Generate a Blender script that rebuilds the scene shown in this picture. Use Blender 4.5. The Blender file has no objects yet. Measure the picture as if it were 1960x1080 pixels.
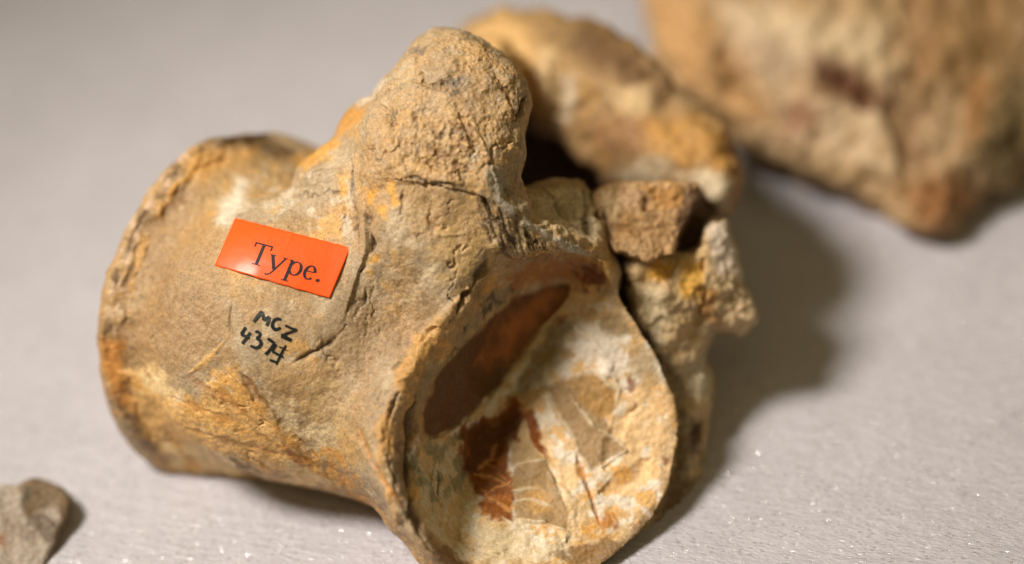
import bpy, math, time
import numpy as np
from mathutils import Matrix, Vector
T0 = time.time()

# ------------------------------------------------------------------ units and view frame
# Modelled in centimetres in a frame (X right, Y up, Z towards the viewer) and then turned
# so that the table top is the world XY plane; the scene itself is in metres.
D = 49.0                      # cm from lens to the plane of focus
S = 0.01
nrm = np.array([-0.07, 0.775, 0.628]); nrm /= np.linalg.norm(nrm)      # table normal in the view frame
TC = -4.90                                                            # table offset along that normal
wx = np.array([1.0, 0, 0]) - nrm * nrm[0]; wx /= np.linalg.norm(wx)
wy = np.cross(nrm, wx)
R = np.stack([wx, wy, nrm])                                           # view frame -> world
OFF = np.array([0, 0, -TC])
def W(p):
    p = np.asarray(p, dtype=np.float64)
    return (p @ R.T + OFF) * S
def U(q):                                                             # (X/100 px, Y, z) -> true cm
    q = np.asarray(q, dtype=np.float64); f = (D - q[..., 2:3]) / D
    return np.concatenate([q[..., :2] * f, q[..., 2:3]], -1)
def Q(px, py, z=0.0): return np.array([(px - 980) / 100.0, (540 - py) / 100.0, z])

sc = bpy.context.scene
cam_d = bpy.data.cameras.new('camera'); cam = bpy.data.objects.new('camera', cam_d)
sc.collection.objects.link(cam); sc.camera = cam
cam_d.sensor_width = 36.0
cam_d.lens = 36.0 * D / 19.6
cam_d.clip_start = 0.01; cam_d.clip_end = 20
M = Matrix([list(R[:, 0]), list(R[:, 1]), list(R[:, 2])]).transposed().to_4x4()
M.translation = Vector(W([0, 0, D]))
cam.matrix_world = M
cam_d.dof.use_dof = True
cam_d.dof.focus_distance = (D + 0.5) * S
cam_d.dof.aperture_fstop = cam_d.lens / 27.0
cam_d.dof.aperture_blades = 0

world = bpy.data.worlds.new('World'); sc.world = world; world.use_nodes = True
wn = world.node_tree.nodes['Background']
wn.inputs[0].default_value = (1.0, 0.82, 0.42, 1); wn.inputs[1].default_value = 0.215
sc.view_settings.view_transform = 'Standard'; sc.view_settings.look = 'None'
sc.view_settings.exposure = 0.0

def spot(name, direction, dist, radius, half_angle, power, col, target):
    d = np.array(direction, float); d /= np.linalg.norm(d)
    t = np.array(target, float); p = t + d * dist
    l = bpy.data.lights.new(name, 'SPOT'); l.energy = power; l.color = col
    l.shadow_soft_size = radius * S; l.spot_size = 2 * math.radians(half_angle); l.spot_blend = 1.0
    o = bpy.data.objects.new(name, l); sc.collection.objects.link(o)
    wp = Vector(W(p)); wt = Vector(W(t))
    o.location = wp; o.rotation_euler = (wt - wp).to_track_quat('-Z', 'Y').to_euler()
    return o
spot('key_lamp', (-0.60, 0.53, 0.60), 85, 12.0, 18, 49, (1.0, 0.93, 0.84), (-0.8, 0.8, -4.5))
sc.cycles.use_denoising = True

# ------------------------------------------------------------------ numpy helpers
def lin(r, g, b):
    c = np.array([r, g, b]) / 255.0
    return np.where(c <= 0.04045, c / 12.92, ((c + 0.055) / 1.055) ** 2.4)
rng = np.random.RandomState(7)
PERM = np.concatenate([rng.permutation(256)] * 3).astype(np.int32)
GRAD = rng.normal(size=(256, 3)).astype(np.float32); GRAD /= np.linalg.norm(GRAD, axis=1, keepdims=True)
def perlin(p, seed=0):
    p = np.asarray(p, np.float32) + np.float32(seed * 17.37 + 100)
    i = np.floor(p).astype(np.int32); f = p - i
    u = f * f * f * (f * (f * 6 - 15) + 10)
    out = 0
    for dx in (0, 1):
        hx = PERM[(i[..., 0] + dx) & 255]
        wxx = u[..., 0] if dx else 1 - u[..., 0]
        for dy in (0, 1):
            hy = PERM[hx + ((i[..., 1] + dy) & 255)]
            wyy = u[..., 1] if dy else 1 - u[..., 1]
            for dz in (0, 1):
                h = PERM[hy + ((i[..., 2] + dz) & 255)]
                g = GRAD[h]
                wzz = u[..., 2] if dz else 1 - u[..., 2]
                out = out + wxx * wyy * wzz * (g[..., 0] * (f[..., 0] - dx) + g[..., 1] * (f[..., 1] - dy) + g[..., 2] * (f[..., 2] - dz))
    return out * 1.6
def fbm(p, scale, octs=4, seed=0, gain=0.5):
    a = 1.0; s = 0; t = 0; p = np.asarray(p, np.float32) * scale
    for o in range(octs):
        s = s + a * perlin(p, seed + o * 3.1); t += a; a *= gain; p = p * 2.03
    return s / t
def ridged(p, scale, octs=4, seed=0):
    a = 1.0; s = 0; t = 0; p = np.asarray(p, np.float32) * scale
    for o in range(octs):
        s = s + a * (1 - np.abs(perlin(p, seed + o * 3.1)) * 2.2); t += a; a *= 0.5; p = p * 2.1
    return s / t
def sm(x, a, b):
    t = np.clip((x - a) / (b - a), 0, 1); return t * t * (3 - 2 * t)
def smin(a, b, k):
    h = np.clip(k - np.abs(a - b), 0, None) / k
    return np.minimum(a, b) - h * h * k * 0.25
def smax(a, b, k): return -smin(-a, -b, k)
def poly_sd(x, y, pts):
    """signed distance to a polygon, negative inside"""
    pts = np.asarray(pts, float); n = len(pts)
    d = np.full(x.shape, 1e9); ins = np.zeros(x.shape, bool)
    for i in range(n):
        a = pts[i]; b = pts[(i + 1) % n]; e = b - a
        wxp = x - a[0]; wyp = y - a[1]
        t = np.clip((wxp * e[0] + wyp * e[1]) / max(e @ e, 1e-9), 0, 1)
        d = np.minimum(d, (wxp - e[0] * t) ** 2 + (wyp - e[1] * t) ** 2)
        c = (a[1] > y) != (b[1] > y)
        if e[1] != 0: ins ^= c & (x < (y - a[1]) * e[0] / e[1] + a[0])
    d = np.sqrt(d); return np.where(ins, -d, d)
def pp(l): return [((a - 980) / 100.0, (540 - b) / 100.0) for a, b in l]
def smooth_poly(l, it=2):
    p = np.array(l, float)
    for _ in range(it):
        q = np.roll(p, -1, 0); p = np.stack([p * .75 + q * .25, p * .25 + q * .75], 1).reshape(-1, 2)
    return p

class Grid:
    def __init__(s, x0, x1, y0, y1, z0, z1, h=0.05):
        # pixel bounds, z bounds in cm
        s.h = h
        s.x = np.arange((x0 - 980) / 100, (x1 - 980) / 100, h, dtype=np.float32)
        s.y = np.arange((540 - y1) / 100, (540 - y0) / 100, h, dtype=np.float32)
        s.z = np.arange(z0, z1, h, dtype=np.float32)
        s.X = s.x[:, None, None]; s.Y = s.y[None, :, None]; s.Z = s.z[None, None, :]
        s.X2, s.Y2 = np.meshgrid(s.x, s.y, indexing='ij')
        s.v = np.full((len(s.x), len(s.y), len(s.z)), 5.0, np.float32)
        P3 = None
    def add(s, d, k=0.3): s.v = smin(s.v, np.broadcast_to(d, s.v.shape).astype(np.float32), k)
    def sub(s, d, k=0.1): s.v = smax(s.v, -np.broadcast_to(d, s.v.shape).astype(np.float32), k)
    def slab(s, poly, z0, half, rr=0.4, gx=0.0, gy=0.0, dome=0.0, smooth=1, wob=0.0, seed=0):
        """rounded block whose outline is poly (px) and whose mid plane is z0 + gx*X + gy*Y about the outline's centre"""
        pl = np.array(pp(smooth_poly(poly, smooth) if smooth else poly)); c = pl.mean(0)
        X2, Y2 = s.X2, s.Y2
        if wob:
            q = np.stack([X2, Y2, X2 * 0 + seed], -1)
            X2 = X2 + wob * fbm(q, 1.6, 3, seed); Y2 = Y2 + wob * fbm(q, 1.6, 3, seed + 5)
        d2 = poly_sd(X2, Y2, pl)
        zc = z0 + gx * (s.X2 - c[0]) + gy * (s.Y2 - c[1])
        th = half + dome * np.clip(-d2, 0, 1.5)
        if wob: th = th + wob * 0.8 * fbm(q, 0.9, 3, seed + 9)
        a = (d2 + rr)[:, :, None]; b = np.abs(s.Z - zc[:, :, None]) - th[:, :, None] + rr
        d = np.sqrt(np.maximum(a, 0) ** 2 + np.maximum(b, 0) ** 2) + np.minimum(np.maximum(a, b), 0) - rr
        return d.astype(np.float32)
    def ell(s, px, py, z, rx, ry, rz, rot=0.0):
        cx, cy, cz = Q(px, py, z); a = math.radians(rot)
        dx = s.X - cx; dy = s.Y - cy
        u = dx * math.cos(a) + dy * math.sin(a); v = -dx * math.sin(a) + dy * math.cos(a)
        r = np.sqrt((u / rx) ** 2 + (v / ry) ** 2 + ((s.Z - cz) / rz) ** 2)
        return (r - 1) * min(rx, ry, rz)
    def cap(s, a, b, ra, rb):
        a = Q(*a); b = Q(*b); e = b - a; L = e @ e
        dx = s.X - a[0]; dy = s.Y - a[1]; dz = s.Z - a[2]
        t = np.clip((dx * e[0] + dy * e[1] + dz * e[2]) / L, 0, 1)
        return np.sqrt((dx - e[0] * t) ** 2 + (dy - e[1] * t) ** 2 + (dz - e[2] * t) ** 2) - (ra + (rb - ra) * t)

def surface_nets(g):
    v = g.v; ins = v < 0
    nx, ny, nz = v.shape
    cnt = np.zeros((nx - 1, ny - 1, nz - 1), np.int8)
    for a in (0, 1):
        for b in (0, 1):
            for c in (0, 1): cnt += ins[a:nx - 1 + a, b:ny - 1 + b, c:nz - 1 + c]
    act = (cnt > 0) & (cnt < 8)
    ix, iy, iz = np.nonzero(act); n = len(ix)
    idx = np.full(act.shape, -1, np.int64); idx[ix, iy, iz] = np.arange(n)
    acc = np.zeros((n, 3)); m = np.zeros(n)
    cor = [(a, b, c) for a in (0, 1) for b in (0, 1) for c in (0, 1)]
    for p in cor:
        for ax in range(3):
            if p[ax] == 0:
                q = list(p); q[ax] = 1
                va = v[ix + p[0], iy + p[1], iz + p[2]]; vb = v[ix + q[0], iy + q[1], iz + q[2]]
                cr = (va < 0) != (vb < 0); t = np.where(cr, va / np.where(cr, va - vb, 1), 0)
                pos = np.tile(np.array(p, float), (n, 1)); pos[:, ax] += t
                acc += pos * cr[:, None]; m += cr
    P = acc / m[:, None] + np.stack([ix, iy, iz], 1)
    P = P * g.h + np.array([g.x[0], g.y[0], g.z[0]])
    F = []
    for ax in range(3):
        o = [k for k in range(3) if k != ax]
        sl0 = [slice(None)] * 3; sl1 = [slice(None)] * 3
        sl0[ax] = slice(0, -1); sl1[ax] = slice(1, None)
        a = ins[tuple(sl0)]; b = ins[tuple(sl1)]
        e = np.argwhere(a != b)
        ok = (e[:, o[0]] > 0) & (e[:, o[1]] > 0) & (e[:, o[0]] < v.shape[o[0]] - 1) & (e[:, o[1]] < v.shape[o[1]] - 1)
        e = e[ok]; fl = a[e[:, 0], e[:, 1], e[:, 2]]
        def cell(d0, d1):
            c = e.copy(); c[:, o[0]] -= d0; c[:, o[1]] -= d1
            return idx[c[:, 0], c[:, 1], c[:, 2]]
        q = np.stack([cell(1, 1), cell(0, 1), cell(0, 0), cell(1, 0)], 1)
        if ax == 1: fl = ~fl
        q[~fl] = q[~fl][:, ::-1]
        F.append(q)
    F = np.concatenate(F); F = F[(F >= 0).all(1)]
    return P, F
def edges_of(F, n):
    E = np.concatenate([F[:, [0, 1]], F[:, [1, 2]], F[:, [2, 3]], F[:, [3, 0]]]); E.sort(axis=1)
    key = E[:, 0] * n + E[:, 1]; k, inv = np.unique(key, return_inverse=True)
    return np.stack([k // n, k % n], 1), inv
def smooth(P, F, it=1, lam=0.5):
    n = len(P); E, _ = edges_of(F, n)
    deg = np.bincount(E.ravel(), minlength=n).astype(float)
    for _ in range(it):
        A = np.stack([np.bincount(E[:, 0], P[E[:, 1], k], n) + np.bincount(E[:, 1], P[E[:, 0], k], n) for k in range(3)], 1)
        P = P + lam * (A / np.maximum(deg, 1)[:, None] - P)
    return P
def subdivide(P, F):
    n = len(P); E, inv = edges_of(F, n); m = len(F)
    mid = P[E].mean(1); cen = P[F].mean(1)
    e0, e1, e2, e3 = (inv[i * m:(i + 1) * m] + n for i in range(4))
    c = np.arange(m) + n + len(E)
    F2 = np.concatenate([np.stack([F[:, 0], e0, c, e3], 1), np.stack([F[:, 1], e1, c, e0], 1),
                         np.stack([F[:, 2], e2, c, e1], 1), np.stack([F[:, 3], e3, c, e2], 1)])
    return np.concatenate([P, mid, cen]), F2
def normals(P, F):
    nf = np.cross(P[F[:, 2]] - P[F[:, 0]], P[F[:, 3]] - P[F[:, 1]])
    N = np.stack([sum(np.bincount(F[:, k], nf[:, a], len(P)) for k in range(4)) for a in range(3)], 1)
    return N / np.maximum(np.linalg.norm(N, axis=1, keepdims=True), 1e-12)

class Surf:
    """vertices in warped view space (P), faces, colour, roughness mask and helpers that sculpt and paint them"""
    def __init__(s, g, sub=True, sm0=2):
        P, F = surface_nets(g); P = smooth(P, F, sm0)
        if sub: P, F = subdivide(P, F); P = smooth(P, F, 1)
        s.P = P; s.F = F; s.N = normals(P, F); s.n = len(P)
        s.col = np.zeros((s.n, 3)); s.msk = np.zeros(s.n); s.g = g
        s.rebuild_depth()
    def rebuild_depth(s):
        # front-most surface height per pixel cell, used to put strokes and decals onto the surface
        g = s.g; h = g.h / 2
        s.dx0 = g.x[0]; s.dy0 = g.y[0]; s.dh = h
        nx = int((g.x[-1] - g.x[0]) / h) + 3; ny = int((g.y[-1] - g.y[0]) / h) + 3
        dm = np.full((nx, ny), -99.0)
        i = np.clip(((s.P[:, 0] - s.dx0) / h).round().astype(int), 0, nx - 1); j = np.clip(((s.P[:, 1] - s.dy0) / h).round().astype(int), 0, ny - 1)
        np.maximum.at(dm, (i, j), s.P[:, 2])
        for _ in range(2):       # close pinholes
            nb = np.max([np.roll(dm, 1, 0), np.roll(dm, -1, 0), np.roll(dm, 1, 1), np.roll(dm, -1, 1)], 0)
            dm = np.where(dm < -90, nb, dm)
        s.dm = dm
    def zat(s, x, y):
        fx = np.clip((np.asarray(x) - s.dx0) / s.dh, 0, s.dm.shape[0] - 1.001); fy = np.clip((np.asarray(y) - s.dy0) / s.dh, 0, s.dm.shape[1] - 1.001)
        i = fx.astype(int); j = fy.astype(int); a = fx - i; b = fy - j; d = s.dm
        return d[i, j] * (1 - a) * (1 - b) + d[i + 1, j] * a * (1 - b) + d[i, j + 1] * (1 - a) * b + d[i + 1, j + 1] * a * b
    def line3(s, pts):
        p = np.array(pp([q[:2] for q in pts])); o = []
        for a, b in zip(p[:-1], p[1:]):
            k = max(2, int(np.linalg.norm(b - a) / 0.15))
            for t in np.linspace(0, 1, k, endpoint=False): o.append(a + (b - a) * t)
        o.append(p[-1]); o = np.array(o)
        return np.concatenate([o, s.zat(o[:, 0], o[:, 1])[:, None]], 1)
    def near(s, pts, reach, wob=0.05, wsc=3.0, seed=0):
        """distance of the vertices to the stroke (cm), only computed nearby"""
        L = s.line3(pts)
        lo = L.min(0) - reach * 1.6; hi = L.max(0) + reach * 1.6
        id = np.nonzero(((s.P > lo) & (s.P < hi)).all(1))[0]
        p = s.P[id]
        if wob: p = p + wob * np.stack([fbm(p, wsc, 3, seed + 20), fbm(p, wsc, 3, seed + 31), 0 * p[:, 0]], 1)
        d = np.full(len(id), 9.0); tt = np.zeros(len(id))
        for k, (a, b) in enumerate(zip(L[:-1], L[1:])):
            e = b - a; w = p - a; t = np.clip((w @ e) / max(e @ e, 1e-9), 0, 1)
            dd = np.linalg.norm(w - t[:, None] * e, axis=1)
            m = dd < d; d[m] = dd[m]; tt[m] = (k + t[m]) / (len(L) - 1)
        return id, d, tt
    def stroke(s, pts, r, depth, col=None, amt=1.0, taper=True, wob=0.06, wsc=3.0, seed=0, sharp=1.0):
        """press (depth<0) or raise (depth>0) the surface along a line, optionally tint it"""
        id, d, t = s.near(pts, r, wob, wsc, seed)
        rr = r * (np.clip(np.minimum(t, 1 - t) * 6, 0.25, 1) if taper else 1)
        rr = rr * np.clip(0.85 + 1.3 * perlin(np.stack([s.P[id][:, 0] * 2.3, s.P[id][:, 1] * 2.3, s.P[id][:, 2] * 0 + seed], 1)), 0.35, 1.5)
        f = np.clip(1 - d / rr, 0, 1) ** sharp; f = f * f * (3 - 2 * f)
        s.P[id] += s.N[id] * (depth * f)[:, None]
        if col is not None:
            a = np.clip(f * amt, 0, 1)[:, None]; s.col[id] = s.col[id] * (1 - a) + np.array(col) * a
    def step(s, pts, r, height, seed=0, side=1, wob=0.08):
        """a broken edge: surface stands higher on one side of the line and falls off over r"""
        id, d, t = s.near(pts, r, wob, 2.5, seed)
        L = s.line3(pts); a = L[0]; b = L[-1]
        # sign by the polyline's local direction (2-D)
        P2 = np.array(pp([q[:2] for q in pts])); best = np.full(len(id), 9e9); sg = np.zeros(len(id))
        for u, v in zip(P2[:-1], P2[1:]):
            e = v - u; w = s.P[id][:, :2] - u; tt = np.clip((w @ e) / (e @ e), 0, 1); dd = np.linalg.norm(w - tt[:, None] * e, axis=1)
            m = dd < best; best[m] = dd[m]; sg[m] = np.sign(e[0] * w[m, 1] - e[1] * w[m, 0])
        f = np.clip(1 - d / r, 0, 1); f = f * np.clip(np.minimum(t, 1 - t) * 5, 0, 1)
        s.P[id] += s.N[id] * (height * f * (sg * side > 0))[:, None]
    def patch(s, poly, soft=0.1, wob=0.12, wsc=2.0, seed=0, zr=None, front=True, octs=4):
        """0..1 mask of an outlined patch on the surface, its edge broken up by noise"""
        pl = np.array(pp(poly)); lo = pl.min(0) - 0.6; hi = pl.max(0) + 0.6
        id = np.nonzero((s.P[:, 0] > lo[0]) & (s.P[:, 0] < hi[0]) & (s.P[:, 1] > lo[1]) & (s.P[:, 1] < hi[1]))[0]
        if front:
            z = s.zat(s.P[id, 0], s.P[id, 1]); id = id[s.P[id, 2] > z - 0.6]
        if zr: id = id[(s.P[id, 2] > zr[0]) & (s.P[id, 2] < zr[1])]
        p = s.P[id]
        x = p[:, 0] + wob * fbm(p, wsc, octs, seed + 40) * 2; y = p[:, 1] + wob * fbm(p, wsc, octs, seed + 53) * 2
        d = poly_sd(x, y, pl)
        return id, 1 - sm(d, -soft, soft)
    def paint(s, poly, col, amt=1.0, soft=0.1, wob=0.12, wsc=2.0, seed=0, zr=None, front=True, up=0.0, brk=0.0, octs=4):
        id, m = s.patch(poly, soft, wob, wsc, seed, zr, front, octs)
        if brk: m = m * sm(fbm(s.P[id], 3.0, 4, seed + 70) + (0.5 - brk), -0.12, 0.12)
        a = (m * amt)[:, None]; s.col[id] = s.col[id] * (1 - a) + np.array(col) * a
        if up: s.P[id] += s.N[id] * (up * m)[:, None]
    def blend(s, col, mask):
        a = np.clip(mask, 0, 1)[:, None]; s.col = s.col * (1 - a) + np.array(col) * a
    def push(s, h):
        s.P = s.P + s.N * h[:, None]
    def renorm(s): s.N = normals(s.P, s.F)

def add_empty(name, q, label, cat, group=None):
    o = bpy.data.objects.new(name, None); sc.collection.objects.link(o)
    o.empty_display_size = 0.01
    o.location = W(U(np.array([q], float)))[0]; o['label'] = label; o['category'] = cat
    if group: o['group'] = group
    return o
bpy_inv = {}
def link_mesh(name, V, F, mat, parent=None, cols=None, msk=None, vn=None, smooth_shade=True):
    """V true world metres; placed relative to its parent's origin"""
    V = np.asarray(V, np.float64)
    if parent is not None:
        org = np.array(parent.matrix_world.translation) if parent.type == 'MESH' else np.array(parent.location)
        if parent.get('_org') is not None: org = np.array(parent['_org'])
    else: org = np.zeros(3)
    me = bpy.data.meshes.new(name)
    F = np.asarray(F); k = F.shape[1]
    me.vertices.add(len(V)); me.vertices.foreach_set('co', (V - org).astype(np.float32).ravel())
    me.loops.add(F.size); me.loops.foreach_set('vertex_index', F.astype(np.int32).ravel())
    me.polygons.add(len(F)); me.polygons.foreach_set('loop_start', np.arange(0, F.size, k, dtype=np.int32))
    me.update(calc_edges=True)
    me.polygons.foreach_set('use_smooth', np.full(len(F), smooth_shade))
    if cols is not None:
        a = me.color_attributes.new('stain', 'FLOAT_COLOR', 'POINT')
        c = np.ones((len(V), 4), np.float32); c[:, :3] = cols; c[:, 3] = 1; a.data.foreach_set('color', c.ravel())
    if msk is not None:
        a = me.attributes.new('wear', 'FLOAT', 'POINT'); a.data.foreach_set('value', msk.astype(np.float32))
    me.materials.append(mat)
    if vn is not None: me.normals_split_custom_set_from_vertices([tuple(x) for x in vn])
    o = bpy.data.objects.new(name, me); sc.collection.objects.link(o)
    if parent is not None: o.parent = parent
    return o
def link_surf(s, name, mat, parent, faces=None, keep_normals=False):
    V = W(U(s.P)); F = s.F if faces is None else s.F[faces]
    if faces is None and not keep_normals:
        return link_mesh(name, V, F, mat, parent, s.col, s.msk)
    used = np.unique(F); re = np.full(s.n, -1); re[used] = np.arange(len(used))
    vn = normals(V, s.F)[used] if keep_normals else None
    return link_mesh(name, V[used], re[F], mat, parent, s.col[used], s.msk[used], vn)

# ------------------------------------------------------------------ materials
def nodes(m):
    m.use_nodes = True; nt = m.node_tree; nt.nodes.clear(); return nt
def N_(nt, t, **k):
    n = nt.nodes.new(t)
    for a, v in k.items():
        if a.startswith('i_'): n.inputs[a[2:].replace('_', ' ')].default_value = v
        else: setattr(n, a, v)
    return n
def noise(nt, vec, scale, detail=4, rough=0.55, dist=0.0):
    n = N_(nt, 'ShaderNodeTexNoise'); n.inputs['Scale'].default_value = scale; n.inputs['Detail'].default_value = detail
    n.inputs['Roughness'].default_value = rough; n.inputs['Distortion'].default_value = dist
    nt.links.new(vec, n.inputs['Vector']); return n.outputs['Fac']
def ramp(nt, fac, stops):
    n = N_(nt, 'ShaderNodeValToRGB'); e = n.color_ramp.elements
    e[0].position, e[1].position = stops[0][0], stops[-1][0]
    e[0].color = (*[stops[0][1]] * 3, 1) if np.isscalar(stops[0][1]) else (*stops[0][1], 1)
    e[1].color = (*[stops[-1][1]] * 3, 1) if np.isscalar(stops[-1][1]) else (*stops[-1][1], 1)
    for p, c in stops[1:-1]:
        x = e.new(p); x.color = (*[c] * 3, 1) if np.isscalar(c) else (*c, 1)
    nt.links.new(fac, n.inputs[0]); return n.outputs[0]
def math_(nt, op, a, b=None, c=None):
    n = N_(nt, 'ShaderNodeMath', operation=op)
    for i, v in enumerate((a, b, c)):
        if v is None: continue
        if isinstance(v, (int, float)): n.inputs[i].default_value = v
        else: nt.links.new(v, n.inputs[i])
    return n.outputs[0]
def mixc(nt, fac, a, b, mode='MIX'):
    n = N_(nt, 'ShaderNodeMix', data_type='RGBA', blend_type=mode)
    for i, v in ((0, fac), (6, a), (7, b)):
        if isinstance(v, (int, float)): n.inputs[i].default_value = v
        elif isinstance(v, tuple): n.inputs[i].default_value = (*v, 1)
        else: nt.links.new(v, n.inputs[i])
    return n.outputs[2]

def bone_material(name, bump=1.0, fleck=1.0, spec=0.4, rough=0.55, grain=1.0):
    m = bpy.data.materials.new(name); nt = nodes(m); L = nt.links
    tc = N_(nt, 'ShaderNodeTexCoord').outputs['Object']
    mp = N_(nt, 'ShaderNodeMapping'); mp.inputs['Scale'].default_value = (100, 100, 100); L.new(tc, mp.inputs[0]); v = mp.outputs[0]
    at = N_(nt, 'ShaderNodeAttribute', attribute_name='stain').outputs['Color']
    wear = N_(nt, 'ShaderNodeAttribute', attribute_name='wear').outputs['Fac']
    n1 = noise(nt, v, 9.0, 6, 0.65); n2 = noise(nt, v, 24.0, 6, 0.7); n3 = noise(nt, v, 5.0, 8, 0.7, 0.6)
    keep = math_(nt, 'MINIMUM', math_(nt, 'MAXIMUM', math_(nt, 'MULTIPLY_ADD', wear, 8.0, 1.0), 0.08), 1.0)
    c = mixc(nt, math_(nt, 'MULTIPLY', keep, grain), at, ramp(nt, n1, [(0.28, 0.66), (0.5, 0.93), (0.75, 1.16)]), 'MULTIPLY')
    c = mixc(nt, math_(nt, 'MULTIPLY', keep, grain), c, ramp(nt, n2, [(0.33, 0.64), (0.5, 0.97), (0.70, 1.30)]), 'MULTIPLY')
    # pale abraded flecks
    fl = ramp(nt, n3, [(0.565, 0.0), (0.62, 1.0)])
    fl2 = ramp(nt, n2, [(0.42, 0.0), (0.6, 1.0)])
    f = math_(nt, 'MULTIPLY', math_(nt, 'MULTIPLY', fl, fl2), math_(nt, 'MULTIPLY', math_(nt, 'ADD', wear, 0.10), 0.8 * fleck))
    c = mixc(nt, f, c, tuple(lin(222, 200, 172)))
    # small dark specks
    n4 = noise(nt, v, 16.0, 5, 0.7)
    dk = math_(nt, 'MULTIPLY', ramp(nt, n4, [(0.27, 1.0), (0.36, 0.0)]), 0.6)
    c = mixc(nt, dk, c, tuple(lin(78, 54, 30)))
    b = N_(nt, 'ShaderNodeBsdfPrincipled'); L.new(c, b.inputs['Base Color'])
    L.new(ramp(nt, n1, [(0.3, rough + 0.15), (0.7, rough - 0.12)]), b.inputs['Roughness'])
    b.inputs['Specular IOR Level'].default_value = spec
    h = math_(nt, 'ADD', math_(nt, 'MULTIPLY', n1, 0.7), math_(nt, 'MULTIPLY', n2, 0.38))
    h = math_(nt, 'ADD', h, math_(nt, 'MULTIPLY', f, 0.25)); h = math_(nt, 'SUBTRACT', h, math_(nt, 'MULTIPLY', dk, 0.25))
    bp = N_(nt, 'ShaderNodeBump'); bp.inputs['Strength'].default_value = 0.75; bp.inputs['Distance'].default_value = 0.0005 * bump
    L.new(math_(nt, 'MULTIPLY', keep, 0.75), bp.inputs['Strength'])
    L.new(h, bp.inputs['Height']); L.new(bp.outputs[0], b.inputs['Normal'])
    o = N_(nt, 'ShaderNodeOutputMaterial'); L.new(b.outputs[0], o.inputs[0]); return m
def plain(name, col, rough=0.5, spec=0.5, coat=0.0, var=0.1, scale=20, bump=0.0001):
    m = bpy.data.materials.new(name); nt = nodes(m); L = nt.links
    tc = N_(nt, 'ShaderNodeTexCoord').outputs['Object']
    mp = N_(nt, 'ShaderNodeMapping'); mp.inputs['Scale'].default_value = (100, 100, 100); L.new(tc, mp.inputs[0])
    n = noise(nt, mp.outputs[0], scale, 5, 0.6)
    b = N_(nt, 'ShaderNodeBsdfPrincipled')
    L.new(mixc(nt, 1.0, tuple(col), ramp(nt, n, [(0.3, 1 - var), (0.7, 1 + var)]), 'MULTIPLY'), b.inputs['Base Color'])
    b.inputs['Roughness'].default_value = rough; b.inputs['Specular IOR Level'].default_value = spec
    b.inputs['Coat Weight'].default_value = coat; b.inputs['Coat Roughness'].default_value = 0.25
    bp = N_(nt, 'ShaderNodeBump'); bp.inputs['Distance'].default_value = bump; bp.inputs['Strength'].default_value = 0.5
    L.new(n, bp.inputs['Height']); L.new(bp.outputs[0], b.inputs['Normal'])
    o = N_(nt, 'ShaderNodeOutputMaterial'); L.new(b.outputs[0], o.inputs[0]); return m

TAN = lin(184, 148, 101); OCH = lin(218, 164, 84); YEL = lin(222, 160, 52); PALE = lin(224, 200, 164); GREY = lin(176, 155, 126)
BRN = lin(112, 76, 42); RUST = lin(122, 58, 22); DARK = lin(70, 48, 28); GRN = lin(140, 128, 96); CREAM = lin(228, 192, 140); ORG = lin(206, 134, 50)

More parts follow.
